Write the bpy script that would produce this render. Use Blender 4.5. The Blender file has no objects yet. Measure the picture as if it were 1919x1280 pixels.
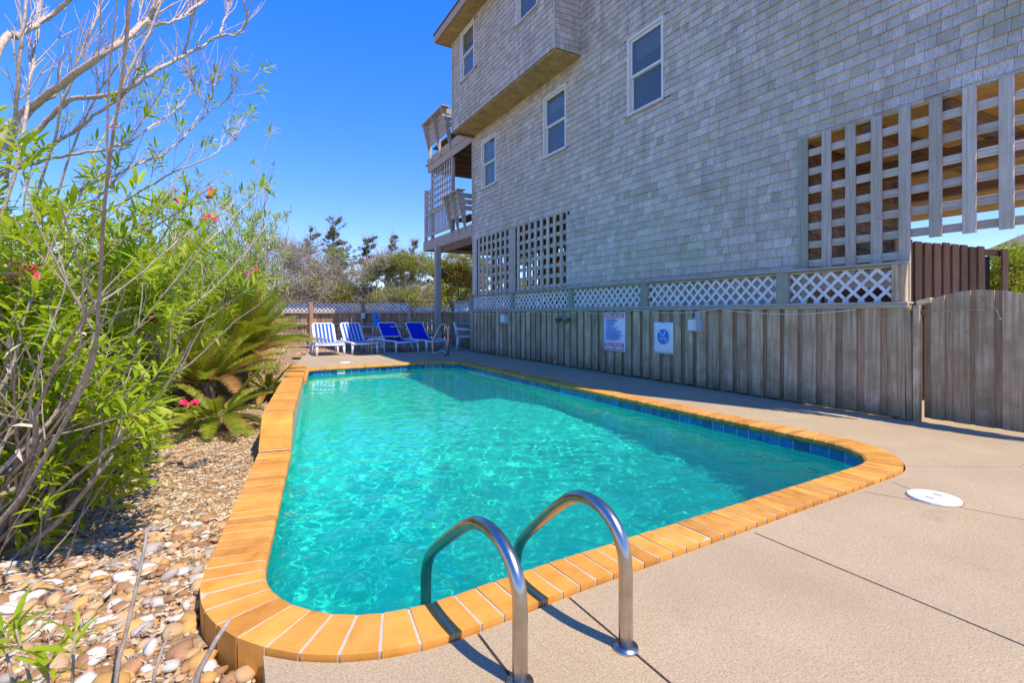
import bpy, bmesh, math, random
import numpy as np
from mathutils import Vector, Matrix, geometry, noise
random.seed(7); rng = np.random.default_rng(7)
R = math.radians
sc = bpy.context.scene
COL = sc.collection

# ------------------------------------------------------------------ camera, sky, sun, exposure
YAW = math.atan2(520.5, 938.0); SN, CS = math.sin(YAW), math.cos(YAW); CAMH = 1.15
cd = bpy.data.cameras.new('camera'); cam = bpy.data.objects.new('camera', cd); COL.objects.link(cam)
cam.location = (0, 0, CAMH); cam.rotation_euler = (R(90), 0, -YAW)
cd.sensor_width = 36.0; cd.lens = 36.0 * 938.0 / 1919.0; cd.shift_y = -52.0 / 1919.0
cd.clip_start = 0.05; cd.clip_end = 3000
sc.camera = cam

SUNV = Vector((0.245, -0.62, 1.0)).normalized()
world = bpy.data.worlds.new('World'); sc.world = world; world.use_nodes = True
wt = world.node_tree; bg = wt.nodes['Background']
sky = wt.nodes.new('ShaderNodeTexSky'); sky.sky_type = 'NISHITA'; sky.sun_disc = False
sky.sun_elevation = math.asin(SUNV.z); sky.sun_rotation = math.atan2(SUNV.x, SUNV.y)
sky.air_density = 1.0; sky.dust_density = 0.0; sky.ozone_density = 8.0; sky.altitude = 0
gm = wt.nodes.new('ShaderNodeGamma'); gm.inputs[1].default_value = 0.5
hs = wt.nodes.new('ShaderNodeHueSaturation'); hs.inputs['Saturation'].default_value = 1.85; hs.inputs['Hue'].default_value = 0.531; hs.inputs['Value'].default_value = 1.45
wt.links.new(sky.outputs[0], gm.inputs[0]); wt.links.new(gm.outputs[0], hs.inputs['Color']); wt.links.new(hs.outputs[0], bg.inputs[0])
bg.inputs[1].default_value = 0.15
sl = bpy.data.lights.new('sun', 'SUN'); sl.energy = 2.05; sl.angle = R(0.5); sl.color = (1.0, 0.90, 0.74)
sl.cycles.is_caustics_light = True
sun = bpy.data.objects.new('sun', sl); COL.objects.link(sun); sun.location = (5, -20, 30)
sun.rotation_euler = SUNV.to_track_quat('Z', 'Y').to_euler()
sc.view_settings.view_transform = 'Standard'; sc.view_settings.look = 'None'
sc.view_settings.gamma = 1.0; sc.view_settings.use_curve_mapping = False
sc.view_settings.exposure = 1.6
sc.render.engine = 'CYCLES'
sc.cycles.use_denoising = True
sc.cycles.max_bounces = 10; sc.cycles.diffuse_bounces = 5; sc.cycles.transparent_max_bounces = 12
sc.cycles.sample_clamp_indirect = 6.0

def at(x, y, d):
    """A measured image direction turned into a point of the place, d metres along the view axis."""
    a = (x - 959.5) / 938.0 * d
    return Vector((d * SN + a * CS, d * CS - a * SN, CAMH + (588.0 - y) * d / 938.0))
def da(d, a, z=0.0):
    return Vector((d * SN + a * CS, d * CS - a * SN, z))

# ------------------------------------------------------------------ materials
class NT:
    def __init__(s, name, rough=0.8, spec=0.3):
        s.m = bpy.data.materials.new(name); s.m.use_nodes = True
        s.t = s.m.node_tree; s.b = s.t.nodes['Principled BSDF']
        s.b.inputs['Roughness'].default_value = rough
        s.b.inputs['Specular IOR Level'].default_value = spec
    def n(s, typ, **kw):
        nd = s.t.nodes.new(typ)
        for k, v in kw.items(): setattr(nd, k, v)
        return nd
    def l(s, a, b): s.t.links.new(a, b)
    def coords(s, scale=(1, 1, 1), kind='Object', rnd=37.0):
        tc = s.n('ShaderNodeTexCoord'); oi = s.n('ShaderNodeObjectInfo'); ge = s.n('ShaderNodeNewGeometry')
        ad = s.n('ShaderNodeMath', operation='ADD'); s.l(oi.outputs['Random'], ad.inputs[0]); s.l(ge.outputs['Random Per Island'], ad.inputs[1])
        s.rand = s.n('ShaderNodeMath', operation='FRACT'); s.l(ad.outputs[0], s.rand.inputs[0])
        mu = s.n('ShaderNodeMath', operation='MULTIPLY'); s.l(s.rand.outputs[0], mu.inputs[0]); mu.inputs[1].default_value = rnd
        va = s.n('ShaderNodeVectorMath', operation='ADD'); s.l(tc.outputs[kind], va.inputs[0]); s.l(mu.outputs[0], va.inputs[1])
        mp = s.n('ShaderNodeMapping'); mp.inputs['Scale'].default_value = scale; s.l(va.outputs[0], mp.inputs['Vector'])
        s.raw = va.outputs[0]
        return mp.outputs[0]
    def noise(s, vec, scale, detail=4, rough=0.55):
        nd = s.n('ShaderNodeTexNoise'); nd.inputs['Scale'].default_value = scale; nd.inputs['Detail'].default_value = detail
        nd.inputs['Roughness'].default_value = rough; s.l(vec, nd.inputs['Vector']); return nd.outputs['Fac']
    def ramp(s, fac, stops):
        nd = s.n('ShaderNodeValToRGB'); e = nd.color_ramp.elements
        while len(e) < len(stops): e.new(0.5)
        for q, (p, c) in zip(e, stops): q.position = p; q.color = (c[0], c[1], c[2], 1) if not isinstance(c, float) else (c, c, c, 1)
        s.l(fac, nd.inputs[0]); return nd.outputs[0]
    def mix(s, fac, a, b, mode='MIX'):
        nd = s.n('ShaderNodeMix', data_type='RGBA', blend_type=mode)
        if isinstance(fac, float): nd.inputs[0].default_value = fac
        else: s.l(fac, nd.inputs[0])
        for i, v in ((6, a), (7, b)):
            if isinstance(v, tuple): nd.inputs[i].default_value = (*v, 1)
            else: s.l(v, nd.inputs[i])
        return nd.outputs[2]
    def bright(s, col, fac, lo, hi):
        mr = s.n('ShaderNodeMapRange'); s.l(fac, mr.inputs[0]); mr.inputs[3].default_value = lo; mr.inputs[4].default_value = hi
        hv = s.n('ShaderNodeHueSaturation'); s.l(mr.outputs[0], hv.inputs['Value']); s.l(col, hv.inputs['Color']); return hv.outputs[0]
    def bump(s, h, strength=0.3, dist=0.01):
        nd = s.n('ShaderNodeBump'); nd.inputs['Strength'].default_value = strength; nd.inputs['Distance'].default_value = dist
        s.l(h, nd.inputs['Height']); s.l(nd.outputs[0], s.b.inputs['Normal'])
    def out(s, col):
        if isinstance(col, tuple): s.b.inputs['Base Color'].default_value = (*col, 1)
        else: s.l(col, s.b.inputs['Base Color'])
        return s.m
    def translucent(s, col, fac):
        tr = s.n('ShaderNodeBsdfTranslucent'); mx = s.n('ShaderNodeMixShader'); mx.inputs[0].default_value = fac
        if isinstance(col, tuple): tr.inputs[0].default_value = (*col, 1)
        else: s.l(col, tr.inputs[0])
        s.l(s.b.outputs[0], mx.inputs[1]); s.l(tr.outputs[0], mx.inputs[2])
        s.l(mx.outputs[0], s.t.nodes['Material Output'].inputs[0])

def wood(name, dark, mid, light, stain=None, var=(0.75, 1.2), stain_amt=0.55, moss=None, grain=(55, 55, 2.2)):
    s = NT(name, 0.85, 0.2)
    v = s.coords(grain)
    g = s.noise(v, 1.0, 6, 0.65)
    c = s.ramp(g, [(0.28, dark), (0.5, mid), (0.72, light)])
    if stain:
        b = s.noise(s.raw, 2.6, 4, 0.6)
        c = s.mix(s.ramp(b, [(0.42, 0.0), (0.68, float(stain_amt))]), c, stain)
    kn = s.noise(s.raw, 9.0, 2)
    c = s.mix(s.ramp(kn, [(0.70, 0.0), (0.78, 0.6)]), c, tuple(x * 0.45 for x in mid))
    if moss:
        ge = s.n('ShaderNodeNewGeometry'); sp = s.n('ShaderNodeSeparateXYZ'); s.l(ge.outputs['Position'], sp.inputs[0])
        nz = s.noise(s.raw, 6.0, 3); ad = s.n('ShaderNodeMath', operation='MULTIPLY_ADD'); s.l(nz, ad.inputs[0]); ad.inputs[1].default_value = 0.5; s.l(sp.outputs[2], ad.inputs[2])
        c = s.mix(s.ramp(ad.outputs[0], [(0.22, 0.75), (0.55, 0.0)]), c, moss)
    c = s.bright(c, s.rand.outputs[0], *var)
    s.bump(g, 0.35, 0.004)
    return s.out(c)

def plain(name, col, rough=0.5, spec=0.4, nscale=8.0, amt=0.12, metallic=0.0, bump=0.0):
    s = NT(name, rough, spec); v = s.coords()
    n = s.noise(v, nscale, 5, 0.6)
    c = s.ramp(n, [(0.3, tuple(x * (1 - amt) for x in col)), (0.7, tuple(min(1, x * (1 + amt)) for x in col))])
    s.b.inputs['Metallic'].default_value = metallic
    if bump: s.bump(n, bump, 0.01)
    return s.out(c)

M = {}
M['shingle'] = wood('weathered_shingle', (0.38, 0.32, 0.275), (0.66, 0.58, 0.51), (0.80, 0.73, 0.66), (0.45, 0.38, 0.25), (0.80, 1.10), 0.7, grain=(70, 70, 6))
def patches(m):
    nt = m.node_tree; b = nt.nodes['Principled BSDF']; src_ = b.inputs['Base Color'].links[0].from_socket
    g_ = nt.nodes.new('ShaderNodeNewGeometry'); sx = nt.nodes.new('ShaderNodeSeparateXYZ'); nt.links.new(g_.outputs['Position'], sx.inputs[0])
    def nz(sc_, lo, hi, amt, col, src_):
        mp = nt.nodes.new('ShaderNodeMapping'); mp.inputs['Scale'].default_value = sc_; nt.links.new(g_.outputs['Position'], mp.inputs[0])
        n_ = nt.nodes.new('ShaderNodeTexNoise'); n_.inputs['Scale'].default_value = 1.0; n_.inputs['Detail'].default_value = 5; nt.links.new(mp.outputs[0], n_.inputs['Vector'])
        r_ = nt.nodes.new('ShaderNodeMapRange'); r_.inputs[1].default_value = lo; r_.inputs[2].default_value = hi; r_.inputs[4].default_value = amt; nt.links.new(n_.outputs['Fac'], r_.inputs[0])
        x_ = nt.nodes.new('ShaderNodeMix'); x_.data_type = 'RGBA'; nt.links.new(r_.outputs[0], x_.inputs[0]); nt.links.new(src_, x_.inputs[6]); x_.inputs[7].default_value = (*col, 1); return x_.outputs[2]
    c_ = nz((.55, .55, .7), .50, .72, .5, (0.54, 0.44, 0.31), src_)      # tan, less silvered areas
    c_ = nz((5, 5, .5), .54, .75, .42, (0.28, 0.23, 0.18), c_)            # rain streaks
    c_ = nz((1.3, 1.3, 1.6), .55, .72, .5, (0.36, 0.36, 0.20), c_)       # lichen
    nt.links.new(c_, b.inputs['Base Color'])
patches(M['shingle'])
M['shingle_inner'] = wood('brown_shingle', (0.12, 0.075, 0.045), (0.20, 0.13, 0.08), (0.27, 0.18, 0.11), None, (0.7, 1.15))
M['fence'] = wood('weathered_fence', (0.28, 0.17, 0.08), (0.63, 0.455, 0.27), (0.80, 0.67, 0.48), (0.34, 0.26, 0.13), (0.72, 1.12), 0.8, (0.10, 0.105, 0.05), grain=(36, 36, 1.5))
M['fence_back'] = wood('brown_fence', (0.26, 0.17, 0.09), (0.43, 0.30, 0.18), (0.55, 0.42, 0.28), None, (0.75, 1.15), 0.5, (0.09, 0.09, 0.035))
M['slat'] = wood('grey_lumber', (0.36, 0.30, 0.24), (0.54, 0.47, 0.39), (0.66, 0.59, 0.50), (0.42, 0.36, 0.22), (0.85, 1.12), 0.5)
M['post'] = wood('treated_post', (0.24, 0.235, 0.19), (0.36, 0.35, 0.28), (0.46, 0.44, 0.35), (0.25, 0.29, 0.18), (0.9, 1.1))
M['brownwood'] = wood('brown_lumber', (0.12, 0.065, 0.035), (0.22, 0.13, 0.075), (0.31, 0.20, 0.13), None, (0.75, 1.2))
M['ochre'] = wood('ochre_plywood', (0.36, 0.22, 0.075), (0.50, 0.33, 0.12), (0.60, 0.42, 0.18), (0.22, 0.18, 0.08), (0.85, 1.1), 0.5, grain=(6, 6, 6))
M['backfence'] = wood('red_brown_fence', (0.24, 0.13, 0.06), (0.43, 0.275, 0.155), (0.58, 0.42, 0.27), None, (0.65, 1.25))  # warm brown wood of the back and left fences
M['trimwood'] = wood('pale_trim_wood', (0.36, 0.27, 0.20), (0.50, 0.39, 0.30), (0.58, 0.47, 0.38), None, (0.9, 1.1))
M['lattice'] = plain('painted_lattice', (0.74, 0.74, 0.74), 0.6, 0.3, 14, 0.18)
M['white'] = plain('white_plastic', (0.80, 0.80, 0.79), 0.4, 0.5, 6, 0.05)
M['trim'] = plain('painted_trim', (0.74, 0.71, 0.64), 0.5, 0.4, 10, 0.08)
M['greybox'] = plain('grey_metal', (0.42, 0.45, 0.45), 0.5, 0.4, 10, 0.1)
M['dark'] = plain('dark_interior', (0.035, 0.03, 0.026), 0.9, 0.1)
M['backing'] = plain('felt_backing', (0.06, 0.048, 0.036), 0.95, 0.1)
M['room'] = plain('room_plaster', (0.6, 0.6, 0.57), 0.9, 0.1)
M['blind'] = plain('window_blind', (0.66, 0.65, 0.60), 0.8, 0.2, 30, 0.06)
M['roof'] = plain('asphalt_shingle', (0.16, 0.14, 0.13), 0.95, 0.2, 60, 0.4)
M['black'] = plain('black_rubber', (0.02, 0.02, 0.02), 0.6, 0.3)
M['bark'] = plain('pale_bark', (0.33, 0.27, 0.21), 0.9, 0.2, 35, 0.35, bump=0.4)
M['deadbark'] = plain('dead_bark', (0.50, 0.41, 0.33), 0.9, 0.2, 40, 0.35, bump=0.4)
M['trunk'] = plain('tree_bark', (0.17, 0.13, 0.10), 0.95, 0.2, 25, 0.4)
M['blue'] = plain('royal_blue_sling', (0.008, 0.030, 0.55), 0.75, 0.2, 40, 0.12)
M['bluecloth'] = plain('bright_blue_plastic', (0.02, 0.22, 0.62), 0.6, 0.4, 20, 0.2)
M['red'] = plain('red_paint', (0.65, 0.03, 0.02), 0.5, 0.4)
M['rope'] = plain('white_rope', (0.70, 0.69, 0.66), 0.8, 0.2, 60, 0.15)
M['signwhite'] = plain('sign_sheet', (0.88, 0.88, 0.88), 0.5, 0.3, 5, 0.03)
M['pink'] = plain('sign_red', (0.72, 0.13, 0.22), 0.5, 0.3, 20, 0.1)
M['signblue'] = plain('sign_blue', (0.03, 0.24, 0.72), 0.5, 0.3, 20, 0.08)
M['pale_leaf'] = plain('dry_leaf', (0.55, 0.46, 0.33), 0.8, 0.2, 20, 0.25)
M['stripe'] = None
s = NT('striped_sling', 0.75, 0.2); tc = s.n('ShaderNodeTexCoord'); sp = s.n('ShaderNodeSeparateXYZ'); s.l(tc.outputs['Object'], sp.inputs[0])
mu = s.n('ShaderNodeMath', operation='MULTIPLY'); s.l(sp.outputs[0], mu.inputs[0]); mu.inputs[1].default_value = 9.6
ad = s.n('ShaderNodeMath', operation='ADD'); s.l(mu.outputs[0], ad.inputs[0]); ad.inputs[1].default_value = 20.27
fr = s.n('ShaderNodeMath', operation='FRACT'); s.l(ad.outputs[0], fr.inputs[0])
gt = s.n('ShaderNodeMath', operation='GREATER_THAN'); s.l(fr.outputs[0], gt.inputs[0]); gt.inputs[1].default_value = 0.56
s.translucent(s.mix(gt.outputs[0], (0.02, 0.13, 0.60), (0.78, 0.79, 0.80)), 0.25)
M['stripe'] = s.out(s.mix(gt.outputs[0], (0.02, 0.13, 0.60), (0.78, 0.79, 0.80)))

s = NT('coping_brick', 0.7, 0.25); v = s.coords((3, 3, 3)); n1 = s.noise(s.raw, 7, 5, 0.65)
c = s.ramp(n1, [(0.22, (0.40, 0.15, 0.03)), (0.42, (0.66, 0.28, 0.045)), (0.65, (0.74, 0.35, 0.07)), (0.85, (0.80, 0.46, 0.16))])
c = s.bright(c, s.rand.outputs[0], 0.76, 1.12); s.bump(s.noise(s.raw, 60, 3), 0.3, 0.003); M['coping'] = s.out(s.mix(s.ramp(s.noise(s.raw, 28, 4, .7), [(.62, 0.0), (.75, .55)]), c, (.30, .14, .05)))
M['mortar'] = plain('mortar', (0.54, 0.46, 0.36), 0.95, 0.1, 60, 0.15)
s = NT('pool_tile', 0.12, 0.6); v = s.coords((1, 1, 1)); n1 = s.noise(s.raw, 30, 3)
c = s.ramp(n1, [(0.3, (0.012, 0.07, 0.26)), (0.6, (0.022, 0.15, 0.42)), (0.8, (0.05, 0.30, 0.55))]); M['tile'] = s.out(s.bright(c, s.rand.outputs[0], 0.7, 1.4))
s = NT('concrete', 0.9, 0.2); v = s.coords((1, 1, 1), rnd=0.0)
n1 = s.noise(v, 1.3, 5, 0.6); n2 = s.noise(v, 130, 3, 0.7); n3 = s.noise(v, 34, 3, 0.6)
c = s.ramp(n1, [(0.3, (0.45, 0.33, 0.185)), (0.7, (0.51, 0.39, 0.235))])
c = s.mix(s.ramp(n2, [(0.36, 0.75), (0.5, 0.0)]), c, (0.24, 0.18, 0.11)); c = s.mix(s.ramp(n2, [(0.58, 0.0), (0.68, 0.75)]), c, (0.66, 0.57, 0.45))
c = s.bright(c, n3, 0.85, 1.15); c = s.mix(s.ramp(s.noise(v, .55, 6, .65), [(.40, 0.0), (.62, .3)]), c, (.30, .225, .15)); c = s.mix(s.ramp(s.noise(v, 2.4, 6, .75), [(.60, 0.0), (.72, .4)]), c, (.25, .185, .12)); s.bump(n2, 0.4, 0.003); M['concrete'] = s.out(c)
M['plaster'] = plain('pool_plaster', (0.46, 0.84, 0.75), 0.8, 0.2, 3, 0.08)
M['soil'] = plain('mulch_soil', (0.33, 0.22, 0.12), 0.95, 0.1, 30, 0.5, bump=0.6)
M['sand'] = plain('sandy_ground', (0.36, 0.29, 0.19), 0.95, 0.1, 3, 0.3)
M['steel'] = plain('stainless_steel', (0.50, 0.46, 0.41), 0.27, 0.5, 14, 0.18, 1.0)
M['glassy'] = None
s = NT('window_glass', 0.02, 0.5); s.b.inputs['Transmission Weight'].default_value = 0.84; s.b.inputs['IOR'].default_value = 1.5
M['glassy'] = s.out((0.50, 0.56, 0.54))
s = NT('pool_water', 0.0, 0.5); s.b.inputs['Transmission Weight'].default_value = 1.0; s.b.inputs['IOR'].default_value = 1.33
M['water'] = s.out((0.06, 0.88, 0.72))
tp = s.n('ShaderNodeBsdfTransparent'); tp.inputs[0].default_value = (0.07, 0.88, 0.725, 1)      # cloudy water scatters part of the light evenly
mx = s.n('ShaderNodeMixShader'); mx.inputs[0].default_value = 0.15
s.l(s.b.outputs[0], mx.inputs[1]); s.l(tp.outputs[0], mx.inputs[2]); s.l(mx.outputs[0], s.t.nodes['Material Output'].inputs[0])

def leafmat(name, cols, trans, tf=0.45):
    s = NT(name, 0.45, 0.35); v = s.coords((1, 1, 1)); n = s.noise(s.raw, 3.0, 3)
    ad = s.n('ShaderNodeMath', operation='ADD'); s.l(s.rand.outputs[0], ad.inputs[0]); s.l(n, ad.inputs[1])
    hf = s.n('ShaderNodeMath', operation='MULTIPLY'); s.l(ad.outputs[0], hf.inputs[0]); hf.inputs[1].default_value = 0.55
    k = len(cols); c = s.ramp(hf.outputs[0], [(0.12 + 0.76 * i / max(1, k - 1), q) for i, q in enumerate(cols)])
    s.translucent(s.mix(0.55, c, trans), tf); return s.out(c)
M['leaf'] = leafmat('oleander_leaf', [(0.14, 0.25, 0.012), (0.27, 0.41, 0.016), (0.40, 0.51, 0.022), (0.50, 0.52, 0.05)], (0.58, 0.72, 0.02), 0.5)
M['palm'] = leafmat('palm_frond', [(0.09, 0.17, 0.015), (0.20, 0.28, 0.018), (0.38, 0.36, 0.025)], (0.46, 0.50, 0.02), 0.4)
M['palmtip'] = leafmat('yellow_frond', [(0.36, 0.20, 0.03), (0.48, 0.28, 0.05), (0.30, 0.22, 0.04)], (0.45, 0.30, 0.04), 0.3)
M['palmdead'] = leafmat('dead_frond', [(0.40, 0.18, 0.05), (0.52, 0.27, 0.08), (0.46, 0.30, 0.14)], (0.5, 0.28, 0.06), 0.3)
M['cedar'] = leafmat('cedar_spray', [(0.035, 0.08, 0.025), (0.10, 0.15, 0.03), (0.20, 0.22, 0.04), (0.30, 0.24, 0.14)], (0.2, 0.26, 0.04), 0.25)
M['scrub'] = leafmat('scrub_leaf', [(0.20, 0.17, 0.07), (0.24, 0.29, 0.04), (0.36, 0.41, 0.05), (0.36, 0.30, 0.16)], (0.40, 0.44, 0.06), 0.45)
M['lime'] = leafmat('lime_leaf', [(0.16, 0.21, 0.015), (0.28, 0.33, 0.02), (0.38, 0.40, 0.03)], (0.5, 0.55, 0.02), 0.5)
M['evergreen'] = leafmat('evergreen_leaf', [(0.12, 0.17, 0.03), (0.27, 0.31, 0.03), (0.42, 0.39, 0.05), (0.52, 0.32, 0.12)], (0.45, 0.40, 0.04), 0.45)
M['rust'] = leafmat('rusty_leaf', [(0.20, 0.09, 0.035), (0.32, 0.15, 0.06)], (0.3, 0.15, 0.05), 0.3)
M['twig'] = plain('grey_twig', (0.42, 0.34, 0.27), 0.9, 0.2, 3, 0.4)
M['petal'] = plain('pink_petal', (0.70, 0.02, 0.10), 0.6, 0.3, 30, 0.2)
s = NT('gravel_stone', 0.75, 0.3); v = s.coords((1, 1, 1)); n1 = s.noise(s.raw, 25, 4)
c = s.ramp(s.rand.outputs[0], [(0.0, (0.33, 0.16, 0.065)), (0.2, (0.47, 0.26, 0.10)), (0.38, (0.64, 0.44, 0.22)), (0.55, (0.46, 0.29, 0.17)), (0.7, (0.70, 0.56, 0.36)), (0.85, (0.44, 0.36, 0.27)), (1.0, (0.68, 0.57, 0.41))])
M['gravel'] = s.out(s.bright(c, n1, 0.75, 1.2))
def stone(name, a, b):
    s = NT(name, 0.7, 0.35); v = s.coords((1, 1, 1)); n1 = s.noise(s.raw, 16, 5, 0.65)
    c = s.ramp(n1, [(0.3, a), (0.7, b)]); s.bump(s.noise(s.raw, 70, 3), 0.15, 0.003); return s.out(s.bright(c, s.rand.outputs[0], 0.82, 1.15))
STONES = {'tan': stone('tan_stone', (0.45, 0.27, 0.12), (0.58, 0.40, 0.22)), 'white': stone('white_stone', (0.54, 0.48, 0.39), (0.68, 0.63, 0.55)),
          'rust brown': stone('brown_stone', (0.32, 0.15, 0.065), (0.44, 0.25, 0.12)), 'grey': stone('grey_stone', (0.33, 0.27, 0.22), (0.44, 0.38, 0.32)),
          'golden orange': stone('orange_stone', (0.55, 0.28, 0.07), (0.66, 0.40, 0.13))}

# ------------------------------------------------------------------ object helpers
def link(name, me, parent=None, mat=None, mtx=None, smooth=False):
    o = bpy.data.objects.new(name, me); COL.objects.link(o)
    if mat is not None:
        for m_ in (mat if isinstance(mat, (list, tuple)) else [mat]): me.materials.append(m_)
    if mtx is not None: o.matrix_basis = mtx
    if parent is not None:
        o.parent = parent
        root = parent
        w = Matrix.Identity(4); q = parent
        while q is not None:
            w = q.matrix_basis @ w if q.parent is None else q.matrix_parent_inverse @ q.matrix_basis @ w
            q = q.parent
        if not parent.get('_local'): o.matrix_parent_inverse = w.inverted()
    if smooth and len(me.polygons): me.polygons.foreach_set('use_smooth', [True] * len(me.polygons))
    return o
def tag(o, label=None, cat=None, group=None, kind=None):
    if label: o['label'] = label
    if cat: o['category'] = cat
    if group: o['group'] = group
    if kind: o['kind'] = kind
    return o
def empty(name, loc=(0, 0, 0), parent=None):
    o = bpy.data.objects.new(name, None); COL.objects.link(o); o.empty_display_size = 0.1
    if parent is None: o.location = loc
    else:
        o.parent = parent; o.matrix_parent_inverse = parent.matrix_basis.inverted() if parent.parent is None else Matrix.Identity(4); o.location = loc
    return o
def mesh(name, V, F):
    me = bpy.data.meshes.new(name); me.from_pydata([tuple(v) for v in V], [], [tuple(f) for f in F]); me.update(); return me
class MB:
    def __init__(s): s.V = []; s.F = []; s.I = []
    def add(s, V, F, mi=0):
        k = len(s.V); s.V += [tuple(v) for v in V]; s.F += [tuple(i + k for i in f) for f in F]; s.I += [mi] * len(F)
    def box(s, lo, hi, mi=0):
        x0, y0, z0 = lo; x1, y1, z1 = hi
        s.add([(x0, y0, z0), (x1, y0, z0), (x1, y1, z0), (x0, y1, z0), (x0, y0, z1), (x1, y0, z1), (x1, y1, z1), (x0, y1, z1)],
              [(0, 3, 2, 1), (4, 5, 6, 7), (0, 1, 5, 4), (1, 2, 6, 5), (2, 3, 7, 6), (3, 0, 4, 7)], mi)
    def tube(s, pts, r0, r1=None, n=8, mi=0, cap=True):
        r1 = r0 if r1 is None else r1; pts = [Vector(p) for p in pts]; m = len(pts); k = len(s.V); up = None
        for i, p in enumerate(pts):
            t = (pts[min(i + 1, m - 1)] - pts[max(i - 1, 0)]).normalized()
            if up is None: up = t.orthogonal().normalized()
            up = (up - t * up.dot(t)); up = up.normalized() if up.length > 1e-6 else t.orthogonal().normalized()
            b = t.cross(up); r = r0 + (r1 - r0) * i / max(1, m - 1)
            for j in range(n):
                a = 2 * math.pi * j / n; s.V.append(tuple(p + up * (r * math.cos(a)) + b * (r * math.sin(a))))
        for i in range(m - 1):
            for j in range(n):
                a = k + i * n + j; b2 = k + i * n + (j + 1) % n; s.F.append((a, b2, b2 + n, a + n)); s.I.append(mi)
        if cap:
            s.F.append(tuple(k + j for j in reversed(range(n)))); s.F.append(tuple(k + (m - 1) * n + j for j in range(n))); s.I += [mi, mi]
    def build(s, name, mat, parent=None, smooth=False, mtx=None):
        me = mesh(name, s.V, s.F); o = link(name, me, parent, mat, mtx, smooth)
        if any(s.I): me.polygons.foreach_set('material_index', s.I)
        return o
def board_mesh(name, L, w, t, c=0.004, taper=0.0):
    """Plank: local z is its length, x its width, y its thickness (back at 0, face at t), arrised edges."""
    c = min(c, w * 0.3, t * 0.3); h = w / 2
    sec = [(-h + c, 0), (h - c, 0), (h, c), (h, t - c), (h - c, t), (-h + c, t), (-h, t - c), (-h, c)]
    V = [(x, y, 0) for x, y in sec] + [(x, y, L) for x, y in sec]
    F = [(i, (i + 1) % 8, 8 + (i + 1) % 8, 8 + i) for i in range(8)] + [tuple(reversed(range(8))), tuple(range(8, 16))]
    return mesh(name, V, F)
def frame(o, zdir, ydir):
    z = Vector(zdir).normalized(); y = Vector(ydir); y = (y - z * y.dot(z)).normalized(); x = y.cross(z)
    m = Matrix.Identity(4)
    for i in range(3): m[i][0] = x[i]; m[i][1] = y[i]; m[i][2] = z[i]; m[i][3] = o[i]
    return m
def board(name, p0, p1, w, t, face, mat, parent, c=0.004):
    p0 = Vector(p0); p1 = Vector(p1)
    return link(name, board_mesh(name, (p1 - p0).length, w, t, c), parent, mat, frame(p0, p1 - p0, face))
def copy_tree(o, parent=None):
    c = o.copy(); COL.objects.link(c)
    if parent is not None: c.parent = parent
    for ch in list(o.children): copy_tree(ch, c)
    return c
def txt(body, size, name, mat, parent, origin, right, up, align='CENTER'):
    cu = bpy.data.curves.new(name, 'FONT'); cu.body = body; cu.size = size; cu.align_x = align; cu.extrude = 0.0004; cu.offset = size * 0.02
    tmp = bpy.data.objects.new(name, cu); COL.objects.link(tmp)
    dg = bpy.context.evaluated_depsgraph_get(); me = bpy.data.meshes.new_from_object(tmp.evaluated_get(dg))
    bpy.data.objects.remove(tmp); bpy.data.curves.remove(cu)
    x = Vector(right); y = Vector(up); z = x.cross(y); m = Matrix.Identity(4)
    for i in range(3): m[i][0] = x[i]; m[i][1] = y[i]; m[i][2] = z[i]; m[i][3] = origin[i]
    return link(name, me, parent, mat, m)

# ------------------------------------------------------------------ the pool outline
def rounded(pts, rad, seg=10):
    out = []; n = len(pts)
    for i in range(n):
        p = Vector(pts[i]); a = (Vector(pts[i - 1]) - p).normalized(); b = (Vector(pts[(i + 1) % n]) - p).normalized(); r = rad[i]
        half = math.acos(max(-1, min(1, a.dot(b)))) / 2; d = r / math.tan(half); c = p + (a + b).normalized() * (r / math.sin(half))
        s0 = p + a * d - c; s1 = p + b * d - c; a0 = math.atan2(s0.y, s0.x); a1 = math.atan2(s1.y, s1.x)
        da_ = (a1 - a0 + math.pi) % (2 * math.pi) - math.pi
        for k in range(seg + 1):
            t = a0 + da_ * k / seg; out.append((c.x + r * math.cos(t), c.y + r * math.sin(t)))
    return out
CORN = [(0.01, 1.82), (1.25, 1.91), (4.62, 2.035), (4.60, 11.32), (1.33, 11.03)]   # counter-clockwise
INNER = rounded(CORN, [0.56, 3.0, 0.55, 0.75, 0.34])
def resample(poly, step):
    P = [Vector((*p, 0)) for p in poly]; P.append(P[0]); out = []; acc = 0.0
    for a, b in zip(P, P[1:]):
        L = (b - a).length
        if L < 1e-9: continue
        t = acc
        while t < L: out.append((a + (b - a) * (t / L), (b - a).normalized())); t += step
        acc = t - L
    return out
perim = sum((Vector(a) - Vector(b)).length for a, b in zip(INNER, INNER[1:] + INNER[:1]))
NB = round(perim / 0.094)
# start on the left side so that the raised part falls on whole bricks
i0 = len(INNER) - 1
ring = resample(INNER[i0:] + INNER[:i0], perim / NB / 4.0)
ring = ring[:NB * 4]
# smooth directions
def outward(i, w=3):
    n = len(ring); t = sum(((ring[(i + k) % n][1]) for k in range(-w, w + 1)), Vector((0, 0, 0))).normalized()
    return Vector((t.y, -t.x, 0))
CW = 0.228
def offset_poly(dist):
    return [ring[i][0] + outward(i) * dist for i in range(0, len(ring))]

# ------------------------------------------------------------------ ground, deck slabs
g = MB(); g.add([(-400, -300, -0.14), (400, -300, -0.14), (400, 500, -0.14), (-400, 500, -0.14)], [(0, 1, 2, 3)])
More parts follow.
